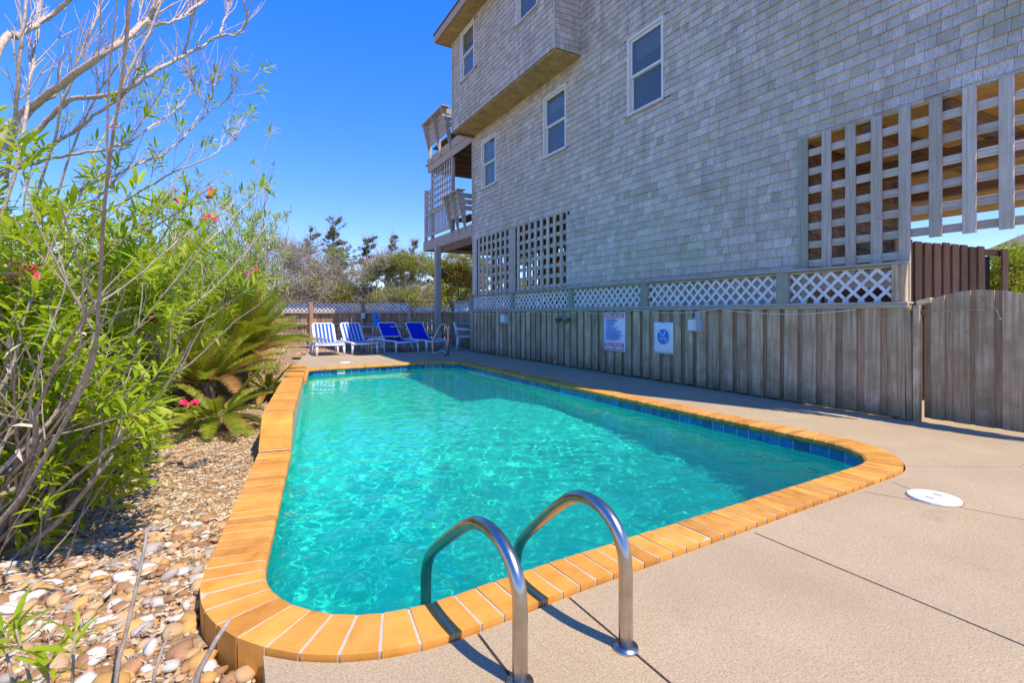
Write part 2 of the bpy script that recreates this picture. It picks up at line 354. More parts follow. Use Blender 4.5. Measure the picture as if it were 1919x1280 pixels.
# ground with a hole for the pool
def holed(outer, hole, z):
    pts = [Vector(p[:2]) for p in outer] + [Vector(p[:2]) for p in hole]; n = len(outer); m = len(hole)
    ed = [(i, (i + 1) % n) for i in range(n)] + [(n + i, n + (i + 1) % m) for i in range(m)]
    V, E_, F, _, _, _ = geometry.delaunay_2d_cdt(pts, ed, [], 0, 1e-5)
    from_hole = [Vector(p[:2]) for p in hole]
    def inside(q, poly):
        c = False; j = len(poly) - 1
        for i in range(len(poly)):
            if (poly[i].y > q.y) != (poly[j].y > q.y) and q.x < (poly[j].x - poly[i].x) * (q.y - poly[i].y) / (poly[j].y - poly[i].y) + poly[i].x: c = not c
            j = i
        return c
    o2 = [Vector(p[:2]) for p in outer]
    F2 = []
    for f in F:
        ct = sum((V[i] for i in f), Vector((0, 0))) / len(f)
        if inside(ct, o2) and not inside(ct, from_hole): F2.append(f)
    return [(v.x, v.y, z) for v in V], F2
hole_g = offset_poly(0.10)[::4]
V, F = holed([(-400, -300), (400, -300), (400, 500), (-400, 500)], hole_g, -0.14)
tag(link('ground', mesh('ground', V, F), None, M['sand']), kind='structure')

coping_out = offset_poly(CW + 0.012)[::2]
DX0 = 0.085
deck_outer = [(DX0, -3.0), (14.6, -3.0), (14.6, 19.5), (6.9, 19.5), (6.3, 15.9), (1.89, 15.75), (1.55, 14.2), (1.25, 12.2), (1.36, 11.2), (2.4, 9), (2.4, 4), (DX0 + 0.03, 2.3)]
hole = coping_out
# clip: keep deck to the right of the coping's left side
def deck_base():
    V, F = holed([(DX0, -3.0), (14.6, -3.0), (14.6, 19.5), (6.9, 19.5), (6.3, 15.9), (1.89, 15.75), (1.55, 14.2), (1.22, 12.2), (1.10, 11.45), (DX0, 1.9)], hole, 0.0)
    return V, F
V, F = deck_base()
bm = bmesh.new(); vs = [bm.verts.new(v) for v in V]
for f in F:
    try: bm.faces.new([vs[i] for i in f])
    except ValueError: pass
bmesh.ops.recalc_face_normals(bm, faces=bm.faces)
# drop the sliver left of the coping
lc = Vector((0.01, 1.82)); ld = (Vector((1.33, 11.03)) - lc).normalized()
kill = []
for f in bm.faces:
    c = f.calc_center_median()
    side = (c.x - lc.x) * ld.y - (c.y - lc.y) * ld.x
    if side < 0.3 and 2.0 < c.y < 11.2: kill.append(f)
bmesh.ops.delete(bm, geom=kill, context='FACES')
JOINTS = [((0.765, 1.67), (0.765, -3.0), 0.011), ((1.185, 1.67), (1.185, -3.0), 0.011), ((2.385, 1.68), (2.41, -3.0), 0.011),
          ((4.35, 1.90), (5.12, 1.44), 0.006), ((5.12, 1.44), (14.6, 1.44), 0.006), ((5.12, 1.44), (6.0, 0.2), 0.006), ((3.93, 1.73), (3.75, 1.35), 0.008), ((3.75, 1.35), (4.6, -1.2), 0.008), ((3.55, 1.72), (3.70, 1.40), 0.008),
          ((4.86, 3.35), (6.15, 3.05), 0.007), ((4.86, 6.3), (6.15, 6.3), 0.007), ((4.86, 9.2), (6.15, 9.2), 0.007), ((6.14, -3), (6.14, 15.8), 0.012),
          ((3.2, 11.6), (3.3, 15.8), 0.008), ((5.0, 11.3), (6.14, 12.6), 0.007)]
def cut(bm, a, b, w):
    a = Vector((*a, 0)); b = Vector((*b, 0)); d = (b - a).normalized(); nrm = Vector((d.y, -d.x, 0)); L = (b - a).length
    near = [f for f in bm.faces]
    def sel():
        out = []
        for f in bm.faces:
            t = [(v.co - a).dot(d) for v in f.verts]; u = [(v.co - a).dot(nrm) for v in f.verts]
            if max(t) > -0.02 and min(t) < L + 0.02 and max(u) > -0.05 and min(u) < 0.05: out.append(f)
        return out
    def gg(fs):
        s_ = set(fs)
        for f in fs: s_.update(f.edges); s_.update(f.verts)
        return list(s_)
    for co, no in ((a, d), (b, d), (a + nrm * w / 2, nrm), (a - nrm * w / 2, nrm)):
        bmesh.ops.bisect_plane(bm, geom=gg(sel()), dist=1e-5, plane_co=co, plane_no=no)
    dead = []
    for f in bm.faces:
        c = f.calc_center_median() - a
        if -0.001 < c.dot(d) < L + 0.001 and abs(c.dot(nrm)) < w / 2: dead.append(f)
    bmesh.ops.delete(bm, geom=dead, context='FACES')
for j in JOINTS: cut(bm, *j)
# slabs: connected pieces
deck = tag(empty('concrete_deck', (3, 0, 0)), kind='structure')
bm.faces.ensure_lookup_table(); seen = set(); slabs = []
for f in bm.faces:
    if f.index in seen: continue
    st = [f]; seen.add(f.index); isl = []
    while st:
        q = st.pop(); isl.append(q)
        for e in q.edges:
            for r_ in e.link_faces:
                if r_.index not in seen: seen.add(r_.index); st.append(r_)
    slabs.append(isl)
for isl in slabs:
    if sum(f.calc_area() for f in isl) < 0.004: continue
    vid = {}; V = []; F = []
    for f in isl:
        for v in f.verts:
            if v not in vid: vid[v] = len(V); V.append(tuple(v.co))
        F.append([vid[v] for v in f.verts])
    top = list(F); n = len(V); ec = {}
    for f in F:
        for a, b in zip(f, f[1:] + f[:1]): ec[(a, b)] = 1
    V += [(x, y, -0.10) for x, y, z in V]
    for (a, b) in ec:
        if (b, a) not in ec: F.append([a, a + n, b + n, b])
    link('concrete_slab', mesh('concrete_slab', V, F), deck, M['concrete'])
bm.free()
V, F = deck_base()
ctr = [sum((Vector(V[i]) for i in f), Vector()) / len(f) for f in F]
F = [f for f, c in zip(F, ctr) if not ((c.x - lc.x) * ld.y - (c.y - lc.y) * ld.x < 0.3 and 2.0 < c.y < 11.2)]
link('joint_base', mesh('joint_base', [(x, y, -0.014) for x, y, z in V], F), deck, M['soil'])

# ------------------------------------------------------------------ pool: basin, tiles, coping, water
pool = tag(empty('swimming_pool', (2.3, 6.5, 0)), kind='structure')
inn = [r_[0] for r_ in ring]
nR = len(inn)
def zrow(f): return [f(i) for i in range(nR)]
tile_off = 0.035
def floor_z(p): return -1.45 + 0.05 * (p.y - 2)
V = []; F = []
rows = [(0.012, lambda p: -0.05), (0.012, lambda p: -0.6), (0.0, lambda p: floor_z(p) + 0.25), (-0.12, lambda p: floor_z(p) + 0.06), (-0.30, lambda p: floor_z(p))]
for off, zf in rows:
    for i in range(nR):
        p = inn[i] + outward(i) * (off + tile_off); V.append((p.x, p.y, zf(p)))
for r_ in range(len(rows) - 1):
    for i in range(nR):
        a = r_ * nR + i; b = r_ * nR + (i + 1) % nR; F.append((a, b, b + nR, a + nR))
base = (len(rows) - 1) * nR
F.append(tuple(base + i for i in range(nR)))
basin = link('basin', mesh('basin', V, F), pool, M['plaster'], smooth=False)
basin.cycles.is_caustics_receiver = True

# the raised stretch of the left wall, as positions along y
RY0, RY1, RH = 4.50, 9.1, 0.265
def lift(p):
    if p.x > 1.9 or p.y < RY0 or p.y > RY1: return 0.0
    return RH * min(1.0, (p.y - RY0) / 0.30)
CT = 0.018     # coping top above the deck
prof = [(-0.012, -0.052), (-0.018, -0.035), (-0.014, -0.014), (0.002, -0.002), (0.02, 0.0), (CW, 0.0), (CW, -0.15)]   # (outward, z) bullnose towards the water
def brick(i0, i1, z0, z1, tilt):
    """Coping brick between ring samples i0 and i1."""
    V = []; cols = [i0, (i0 + i1) / 2, i1]; nP = len(prof)
    g = 0.0058
    for ci, q in enumerate((i0, (i0 + i1) // 2, i1)):
        p, t = ring[q % nR]; o_ = outward(q % nR); t = Vector((-o_.y, o_.x, 0)); sh = t * (g if ci == 0 else (-g if ci == 2 else 0))
        zz = (z0, (z0 + z1) / 2, z1)[ci]
        for u, z in prof: V.append(tuple(p + o_ * u + sh + Vector((0, 0, zz + z + CT))))
    F = []
    for c in range(2):
        for k in range(nP):
            a = c * nP + k; b = c * nP + (k + 1) % nP; F.append((a, a + nP, b + nP, b))
    F.append(tuple(range(nP))); F.append(tuple(reversed(range(2 * nP, 3 * nP))))
    return V, F
mortar = MB(); raised = MB()
for b in range(NB):
    i0, i1 = b * 4, b * 4 + 4
    pm = ring[(i0 + 2) % nR][0]
    pa, pb = ring[i0 % nR][0], ring[i1 % nR][0]
    la, lb, lm = lift(pa), lift(pb), lift(pm)
    if lm > 0 and (la == 0 or lb == 0):
        if la == 0 and pa.y < RY0 + 0.2: la = 0.0
        if lb == 0 and pb.y < RY0 + 0.2: lb = 0.0
        if pa.y > RY1 - 0.2: la = lb = max(la, lb)
        if pb.y > RY1 - 0.2: la = lb = max(la, lb)
    elif lm == 0: la = lb = 0.0
    V, F = brick(i0, i1, la + random.uniform(-.0015, .0015), lb + random.uniform(-.0015, .0015), 0)
    cbm = mesh('coping_brick', V, F)
    cb = link('coping_brick', cbm, pool, M['coping'])
    # mortar bed just under
    V2 = []
    for q, zz in ((i0, la), (i0 + 2, (la + lb) / 2), (i1, lb)):
        p = ring[q % nR][0]; o_ = outward(q % nR)
        for u, z in ((-0.013, -0.045), (-0.0125, -0.015), (0.004, -0.0035), (CW - 0.003, -0.0012), (CW - 0.012, -0.16 - zz)): V2.append(tuple(p + o_ * u + Vector((0, 0, zz + z + CT - (0.012 if 0 < lm < RH - .01 else 0)))))
    mortar.add(V2, [(c * 5 + k, c * 5 + k + 5, c * 5 + k + 6, c * 5 + k + 1) for c in range(2) for k in range(4)])
    if lm > 0:   # masonry core under the raised coping
        V3 = []
        for q, zz in ((i0, la), (i1, lb)):
            p = ring[q % nR][0]; o_ = outward(q % nR)
            for u, z in ((0.022, -0.12), (0.022, zz - 0.03), (CW - 0.02, zz - 0.03), (CW - 0.02, -0.14)): V3.append(tuple(p + o_ * u + Vector((0, 0, z))))
        raised.add(V3, [(0, 4, 5, 1), (1, 5, 6, 2), (2, 6, 7, 3), (3, 2, 1, 0), (4, 7, 6, 5)] if False else [(0, 4, 5, 1), (1, 5, 6, 2), (2, 6, 7, 3), (0, 1, 2, 3), (7, 6, 5, 4)])
mortar.build('mortar_bed', M['mortar'], pool)
raised.build('raised_wall', M['mortar'], pool)
# waterline tiles, 15 cm
NTL = round(perim / 0.156); far_tiles = MB()
step = nR / NTL
def tile_at(k, z0, z1, dst=None):
    i0 = int(round(k * step)); i1 = int(round((k + 1) * step)); V = []
    for ci, q in enumerate((i0, i1)):
        o_ = outward(q % nR); t = Vector((-o_.y, o_.x, 0)) * (0.004 if ci == 0 else -0.004); p = ring[q % nR][0] + t + o_ * tile_off
        for u in (0.0, 0.012):
            for z in (z0, z1): V.append(tuple(p + o_ * u + Vector((0, 0, z))))
    F = [(0, 4, 5, 1), (2, 3, 7, 6), (1, 5, 7, 3), (0, 2, 6, 4), (0, 1, 3, 2), (4, 6, 7, 5)]
    return V, F
for k in range(NTL):
    pm = ring[int((k + .5) * step) % nR][0]
    if 1.86 < pm.x < 2.10 and pm.y > 10.9: continue          # the skimmer mouth
    V, F = tile_at(k, -0.190, -0.043); link('waterline_tile', mesh('waterline_tile', V, F), pool, M['tile'])
    h_ = lift(pm)
    if h_ > 0.1:
        z = -0.036
        while z + 0.05 < h_ - 0.03:
            z1 = min(z + 0.147, h_ - 0.036); V, F = tile_at(k, z, z1); link('wall_tile', mesh('wall_tile', V, F), pool, M['tile']); z = z1 + 0.007
grout = MB()
for i in range(nR):
    o0 = outward(i); o1 = outward((i + 1) % nR); a = ring[i][0] + o0 * (tile_off + 0.0025); b = ring[(i + 1) % nR][0] + o1 * (tile_off + 0.0025)
    h_ = lift(a)
    grout.add([(a.x, a.y, -0.2), (b.x, b.y, -0.2), (b.x, b.y, -0.04 + h_ * 0.99), (a.x, a.y, -0.04 + h_ * 0.99)], [(0, 1, 2, 3)])
grout.build('tile_grout', M['lattice'], pool)
sk = MB(); sk.box((1.84, 11.10, -0.19), (2.12, 11.35, -0.17)); sk.box((1.84, 11.33, -0.17), (2.12, 11.36, -0.045)); sk.box((1.84, 11.16, -0.17), (1.855, 11.35, -0.045)); sk.box((2.105, 11.16, -0.17), (2.12, 11.35, -0.045))
sk.build('skimmer_mouth', M['dark'], pool)

# water: a fine rippled sheet
wl = -0.125
xs = np.arange(-0.1, 4.78, 0.017); ys = np.arange(1.75, 11.5, 0.017); X, Y = np.meshgrid(xs, ys)
Z = np.zeros_like(X); env = 0.16 + 0.95 * np.exp(-((Y - 2.3) / 2.2) ** 2) + 0.15 * np.exp(-((Y - 8.2) / 1.2) ** 2 - ((X - 2.6) / 1.0) ** 2)
for k in range(70):
    a = rng.uniform(0, 2 * math.pi); L = math.exp(rng.uniform(math.log(0.06), math.log(0.45))); A = 0.0024 * L ** 1.15
    ph = rng.uniform(0, 6.28) + 0.6 * np.sin(X * rng.uniform(.5, 2) + rng.uniform(0, 6)) + 0.6 * np.sin(Y * rng.uniform(.5, 2) + rng.uniform(0, 6))
    Z += A * np.sin((X * math.cos(a) + Y * math.sin(a)) * 2 * math.pi / L + ph)
Z = Z * env * 1.2
ext = [Vector((p.x, p.y)) for p in offset_poly(0.05)[::4]]
def in_poly(px, py, poly):
    c = np.zeros(px.shape, bool); j = len(poly) - 1
    for i in range(len(poly)):
        xi, yi, xj, yj = poly[i].x, poly[i].y, poly[j].x, poly[j].y
        if yi != yj:
            c ^= ((yi > py) != (yj > py)) & (px < (xj - xi) * (py - yi) / (yj - yi) + xi)
        j = i
    return c
ny, nx = X.shape; idx = np.arange(nx * ny).reshape(ny, nx)
q = np.stack([idx[:-1, :-1], idx[:-1, 1:], idx[1:, 1:], idx[1:, :-1]], -1).reshape(-1, 4)
cx_ = (X[:-1, :-1] + X[1:, 1:]).ravel() / 2; cy_ = (Y[:-1, :-1] + Y[1:, 1:]).ravel() / 2
q = q[in_poly(cx_, cy_, ext)]
used = np.unique(q); remap = -np.ones(nx * ny, int); remap[used] = np.arange(len(used))
P = np.stack([X.ravel(), Y.ravel(), (Z + wl).ravel()], -1)[used]
water = link('pool_water', mesh('pool_water', P.tolist(), remap[q].tolist()), None, M['water'], smooth=True)
tag(water, kind='structure'); water.cycles.is_caustics_caster = True

# ------------------------------------------------------------------ the house
HX, BX = 6.42, 5.76
HY0, HY1 = 1.68, 14.05
BY0 = 8.565
ZF, ZE = 3.40, 9.34
house = tag(empty('beach_house', (HX, 8, 0)), 'tall grey shingled beach house on posts along the right side of the pool', 'house')
WIN = [('front', 12.48, 13.39, 4.82, 6.26), ('front', 9.08, 10.0, 4.82, 6.26), ('front', 6.21, 7.11, 4.82, 6.26), ('bay', 12.48, 13.42, 7.855, 9.28), ('bay', 9.21, 10.15, 7.855, 9.28)]
OPEN_L = (9.04, 13.90, -1, ZF); OPEN_R = (HY0 - 1, 3.83, -1, ZF)
def cells(y0, y1, z0, z1, holes):
    ysx = sorted({y0, y1, *[min(max(h[0], y0), y1) for h in holes], *[min(max(h[1], y0), y1) for h in holes]})
    zsx = sorted({z0, z1, *[min(max(h[2], z0), z1) for h in holes], *[min(max(h[3], z0), z1) for h in holes]})
    for a, b in zip(ysx, ysx[1:]):
        for c, d in zip(zsx, zsx[1:]):
            my, mz = (a + b) / 2, (c + d) / 2
            if b - a > 1e-6 and d - c > 1e-6 and not any(h[0] < my < h[1] and h[2] < mz < h[3] for h in holes): yield a, b, c, d
fw = [w[1:] for w in WIN if w[0] == 'front']; bw = [w[1:] for w in WIN if w[0] == 'bay']
core = MB(); T = 0.12
for a, b, c, d in cells(HY0, HY1, 0.0, ZE, fw + [OPEN_L, OPEN_R, (BY0, HY1, 6.72, ZE)]): core.box((HX, a, c), (HX + T, b, d))
for a, b, c, d in cells(BY0, HY1, 6.62, ZE, bw): core.box((BX, a, c), (BX + T, b, d))
core.box((BX + T + .002, BY0, 6.62), (HX - .002, BY0 + T, ZE)); core.box((BX + T + .002, HY1 - T, 6.62), (HX - .002, HY1, ZE))
core.build('wall_frame', M['backing'], house)
shell = MB()
shell.box((HX + T + .01, HY0 + .003, ZF + 0.02), (14.4, HY0 + T, ZE)); shell.box((HX + T + .01, HY1 - T, ZF + 0.02), (14.4, HY1 - .003, ZE))
shell.box((14.4, HY0, ZF + .02), (14.5, HY1, ZE)); shell.box((HX + T + .01, HY0 + T + .01, 6.40), (14.39, HY1 - T - .01, 6.52))
shell.box((HX + 3.0, HY0 + T + .01, ZF + .03), (HX + 3.1, HY1 - T - .01, ZE))
shell.build('room_wall', M['room'], house)
# floor underside, beams
fl = MB(); fl.box((HX + 0.005, HY0 + 0.005, ZF - 0.012), (14.4, HY1 - 0.005, ZF + 0.018)); fl.build('floor_underside', M['ochre'], house)
for i, yb in enumerate((2.35, 3.1, 4.6, 6.4, 8.2, 10.2, 12.2)):
    board('floor_joist', (HX + .02, yb, ZF - 0.24), (9.2, yb, ZF - 0.24), 0.09, 0.226, (0, 0, 1), M['brownwood'], house)
for xb in (7.6, 9.3):
    board('girder', (xb, HY0 + .02, ZF - 0.50), (xb, HY1 - .05, ZF - 0.50), 0.14, 0.255, (0, 0, 1), M['brownwood'], house)
for xb, yb in ((14.2, 2.2), (14.2, 7.0), (14.2, 12), (11.0, 13.6), (9.6, 13.5), (11.0, 6.9)):
    board('pile', (xb, yb - .1, -0.1), (xb, yb - .1, ZF - 0.02), 0.2, 0.2, (0, 1, 0), M['brownwood'], house)
for k in range(24):  # brown boards added to darken the view through the left opening
    xx = HX + .6 + k * .21; board('added_dark_screen', (xx, 13.80, 0), (xx, 13.80, 2.0 if k % 7 == 5 else ZF - .02), .165, .025, (0, -1, 0), M['brownwood'], house)
# soffits and eaves
sf = MB(); sf.box((BX + .004, BY0 + .004, 6.585), (HX - .004, HY1 - .004, 6.618)); sf.build('bay_soffit', M['ochre'], house)
cv = MB(); cv.box((BX + .05, HY1 - 0.16, 6.54), (HX - .02, HY1 - 0.06, 6.583)); cv.build('soffit_vent', M['brownwood'], house)
ev = MB(); ev.box((5.32, BY0 - 0.35, ZE), (6.3, HY1 + 0.28, ZE + 0.03)); ev.build('eave_soffit', M['ochre'], house)
board('fascia', (5.30, BY0 - 0.37, ZE + 0.09), (5.30, HY1 + 0.30, ZE + 0.09), 0.22, 0.03, (-1, 0, 0), M['trimwood'], house)
board('fascia', (5.33, HY1 + 0.28, ZE + 0.09), (6.4, HY1 + 0.28, ZE + 0.09), 0.22, 0.03, (0, 1, 0), M['trimwood'], house)
ev = MB(); ev.box((5.88, HY0 - .25, ZE), (6.42, BY0 - 0.36, ZE + .03)); ev.build('eave_soffit', M['ochre'], house)
rf = MB()
rf.add([(5.24, BY0 - .4, ZE + .205), (5.24, HY1 + .33, ZE + .205), (14.9, HY1 + .33, ZE + .8), (14.9, BY0 - .4, ZE + .8), (5.24, BY0 - .4, ZE + .235), (5.24, HY1 + .33, ZE + .235), (14.9, HY1 + .33, ZE + .83), (14.9, BY0 - .4, ZE + .83)],
       [(0, 1, 2, 3), (7, 6, 5, 4), (0, 4, 5, 1), (1, 5, 6, 2), (2, 6, 7, 3), (3, 7, 4, 0)])
rf.add([(5.84, HY0 - .3, ZE + .04), (5.84, BY0 - .42, ZE + .04), (14.9, BY0 - .42, ZE + .6), (14.9, HY0 - .3, ZE + .6), (5.84, HY0 - .3, ZE + .14), (5.84, BY0 - .42, ZE + .14), (14.9, BY0 - .42, ZE + .7), (14.9, HY0 - .3, ZE + .7)],
       [(0, 1, 2, 3), (7, 6, 5, 4), (0, 4, 5, 1), (1, 5, 6, 2), (2, 6, 7, 3), (3, 7, 4, 0)])
rf.build('roof', M['roof'], house)

# shingles: every one a wedge of its own
EXP = 0.127
SH = []     # (origin, along, outward, width, drop)
def course_wall(org, along, outw, length, z0, z1, holes, mat_kind='shingle', trim=0.0):
    nrow = int((z1 - z0) / EXP) + 1
    for r_ in range(nrow):
        zb = z0 + r_ * EXP; zt = min(zb + EXP + 0.014, z1)
        if zt - zb < 0.03: continue
        u = -random.uniform(0, 0.15)
        while u < length:
            w = random.choice((0.10, 0.125, 0.15, 0.165, 0.19, 0.21)) * random.uniform(0.92, 1.08)
            a = max(u, 0.0); b = min(u + w, length); u += w
            if b - a < 0.02: continue
            segs = [(a, b)]; zlo, zhi = zb, zt
            for h in holes:
                if zhi <= h[2] or zb >= h[3]: continue
                ov = []
                full = zb >= h[2] - 1e-6 or True
                for (p, q_) in segs:
                    if q_ <= h[0] or p >= h[1]: ov.append((p, q_))
                    elif zb < h[2] - 0.03 and (h[2] - zb) > 0.03 and zb < h[2]:     # under a sill: shortened shingle
                        ov.append((p, q_)); zhi = min(zhi, h[2])
                    elif zhi > h[3] + 0.03 and zb >= h[3] - EXP:                     # over a head
                        ov.append((p, q_)); zlo = max(zlo, h[3])
                    else:
                        if p < h[0]: ov.append((p, h[0]))
                        if q_ > h[1]: ov.append((h[1], q_))
                segs = ov
            for p, q_ in segs:
                if q_ - p > 0.012 and zhi - zlo > 0.02:
                    SH.append((org + along * (p + 0.001) + Vector((0, 0, zlo - random.uniform(0, 0.004))), along, outw, q_ - p - 0.0038, zhi - zlo, mat_kind))
fy = lambda h: (h[0] - HY0, h[1] - HY0, h[2], h[3])
TR = 0.0
course_wall(Vector((HX, HY0, 0)), Vector((0, 1, 0)), Vector((-1, 0, 0)), HY1 - HY0, 0.9, ZE, [fy(h) for h in fw] + [fy(OPEN_L), fy(OPEN_R), fy((BY0, HY1 + 1, 6.60, ZE + 1))])
course_wall(Vector((BX, BY0, 0)), Vector((0, 1, 0)), Vector((-1, 0, 0)), HY1 - BY0, 6.63, ZE, [(h[0] - BY0, h[1] - BY0, h[2], h[3]) for h in bw])
course_wall(Vector((BX, BY0, 0)), Vector((1, 0, 0)), Vector((0, -1, 0)), HX - BX - 0.015, 6.63, ZE, [])
# inner wall under the house, facing the carport
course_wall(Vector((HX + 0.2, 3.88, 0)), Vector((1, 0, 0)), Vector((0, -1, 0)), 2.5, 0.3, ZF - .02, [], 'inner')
iw = MB(); iw.box((HX + T + .005, 3.884, 0), (9.2, 4.0, ZF - .02)); iw.box((9.1, 4.01, 0), (9.2, 9.0, ZF - .02)); iw.box((HX + T + .005, 8.9, 0), (9.09, 9.02, ZF - .02)); iw.build('storage_wall', M['brownwood'], house)
camp = Vector((0, 0, CAMH))
def visible_px(p):
    d = p.x * SN + p.y * CS; a = p.x * CS - p.y * SN
    if d < 0.2: return None
    return 959.5 + 938 * a / d, 588 - 938 * (p.z - CAMH) / d, d
def shingle_geo(w, h):
    t0, t1 = 0.029, 0.004
    return ([(0, 0, 0), (w, 0, 0), (w, t0, 0), (0, t0, 0), (0, 0, h), (w, 0, h), (w, t1, h), (0, t1, h)],
            [(0, 1, 2, 3), (4, 7, 6, 5), (0, 4, 5, 1), (1, 5, 6, 2), (2, 6, 7, 3), (3, 7, 4, 0)])
order = []
for k, s_ in enumerate(SH):
    v = visible_px(s_[0] + s_[1] * s_[3] * .5 + Vector((0, 0, s_[4] * .5)))
    ok = s_[5] == 'shingle' and v and -5 < v[0] < 1925 and -5 < v[1] < 1285 and not (v[0] > 1712 and v[1] > 400)
    order.append((-(s_[3] * s_[4]) / (v[2] ** 2) if ok else 1.0, k))
order.sort(); big = {k for _, k in order[:298]}
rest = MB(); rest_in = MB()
for k, (o_, al, ou, w, h, kind) in enumerate(SH):
    V, F = shingle_geo(w, h)
    lean = random.uniform(-0.004, 0.004)
    mt = Matrix(((al.x, ou.x, 0, o_.x + ou.x * .001), (al.y, ou.y, 0, o_.y + ou.y * .001), (0, 0, 1, o_.z), (0, 0, 0, 1)))
    V = [(x, y + (lean if y > 0.004 else 0), z) for x, y, z in V]
    if al.cross(ou).z < 0: F = [tuple(reversed(f)) for f in F]
    if k in big:
        loc = Matrix.Translation(o_ + ou * .001); V = [(al * x + ou * y + Vector((0, 0, z))) for x, y, z in V]
        link('shingle', mesh('shingle', V, F), house, M['shingle'], loc)
    else:
        (rest if kind == 'shingle' else rest_in).add([mt @ Vector(v) for v in V], F)
tag(rest.build('shingle_siding', M['shingle'], house), kind='stuff')
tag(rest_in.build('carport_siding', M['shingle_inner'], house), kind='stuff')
# corner boards
board('corner_board', (BX - .012, BY0 - .012, 6.60), (BX - .012, BY0 - .012, ZE), 0.05, 0.02, (-1, 0, 0), M['slat'], house)
board('corner_board', (BX - .016, HY1 - .01, 6.60), (BX - .016, HY1 - .01, ZE), 0.06, 0.02, (-1, 0, 0), M['slat'], house)
board('corner_board', (HX - .016, HY1 - .02, ZF), (HX - .016, HY1 - .02, 6.58), 0.06, 0.02, (-1, 0, 0), M['slat'], house)
# windows
for kind, y0, y1, z0, z1 in WIN:
    X0 = HX if kind == 'front' else BX
    fr_ = MB(); tw = 0.045; px_ = X0 - 0.028
    for lo, hi in (((y0, z0), (y0 + tw, z1)), ((y1 - tw, z0), (y1, z1)), ((y0 + tw, z1 - tw), (y1 - tw, z1)), ((y0 + tw, z0), (y1 - tw, z0 + tw))):
        fr_.box((px_, lo[0], lo[1]), (X0 + 0.05, hi[0], hi[1]))
    w_ = fr_.build('window', M['trim'], house)
    sill = MB(); sill.box((X0 - 0.05, y0 - 0.015, z0 - 0.032), (X0 - .001, y1 + 0.015, z0 - 0.002)); sill.build('sill', M['trimwood'], w_)
    zm = (z0 + z1) / 2 - 0.02; a, b = y0 + tw + .003, y1 - tw - .003; sw = 0.045
    for nm, c, d, xo in (('upper_sash', zm - 0.01, z1 - tw - .003, 0.012), ('lower_sash', z0 + tw + .003, zm + 0.03, 0.047)):
        sm = MB(); x0, x1 = X0 + xo, X0 + xo + 0.032
        sm.box((x0, a, c), (x1, a + sw, d)); sm.box((x0, b - sw, c), (x1, b, d)); sm.box((x0, a + sw, c), (x1, b - sw, c + sw)); sm.box((x0, a + sw, d - sw), (x1, b - sw, d)); sm.build(nm, M['trim'], w_)
        gm = MB(); gm.box((x0 + .012, a + sw - .003, c + sw - .003), (x0 + .018, b - sw + .003, d - sw + .003)); gm.build('pane', M['glassy'], w_)
    bl = MB()
    nb = 9
    for q_ in range(nb): zt = z1 - tw - 0.02 - q_ * 0.036; bl.box((X0 + .135, a + .02, zt - .034), (X0 + .142 + .004 * (q_ % 2), b - .02, zt))
    bl.build('blind', M['blind'], w_)
    cdm = MB(); cdm.tube([(X0 + .13, b - .2, z1 - .3), (X0 + .13, b - .2, z0 + .15)], .004, n=5); cdm.build('blind_cord', M['blind'], w_)

# lattice screens of the two openings under the house
def screen(y0, y1, z0, z1, pitch, first, skip=None):
    y = first
    while y < y1:
        zz = z0 if not skip else skip(y)
        board('lattice_upright', (HX - .03, y, zz), (HX - .03, y, z1 - random.uniform(0, .01)), 0.108, 0.028, (-1, 0, 0), M['slat'], house); y += pitch
    z = z1 - 0.205
    while z > z0 - 0.02:
        board('lattice_rail', (HX - .001, y0, z), (HX - .001, y1, z + random.uniform(-.006, .006)), 0.088, 0.026, (-1, 0, 0), M['slat'], house); z -= 0.234
screen(9.10, 11.27, 1.3, ZF, 0.275, 9.22); screen(11.70, 13.60, 1.3, ZF, 0.275, 11.86)
screen(HY0 + .02, 3.74, 2.0, ZF, 0.274, 1.866, lambda y: 1.95 if y < 2.6 else (0.0 if y < 2.8 else 1.6))
for z in (1.79, 1.55): board('lattice_rail', (HX - .001, 2.70, z), (HX - .001, 3.74, z), 0.088 if z > 1.7 else .2, 0.026, (-1, 0, 0), M['slat'], house)
board('opening_post', (HX - .03, 3.80, 1.3), (HX - .03, 3.80, ZF), 0.12, 0.028, (-1, 0, 0), M['post'], house)
board('opening_post', (HX - .03, 11.485, 0), (HX - .03, 11.485, ZF - .005), 0.36, 0.028, (-1, 0, 0), M['slat'], house)
board('opening_post', (HX - .03, 13.80, 0), (HX - .03, 13.80, ZF - .005), 0.26, 0.028, (-1, 0, 0), M['slat'], house)
board('opening_header', (HX - .012, HY0, ZF - .01), (HX - .012, 3.86, ZF - .01), 0.045, 0.012, (-1, 0, 0), M['ochre'], house)
board('opening_jamb', (HX + .02, 9.055, 1.0), (HX + .02, 9.055, ZF), 0.035, 0.05, (-1, 0, 0), M['slat'], house)

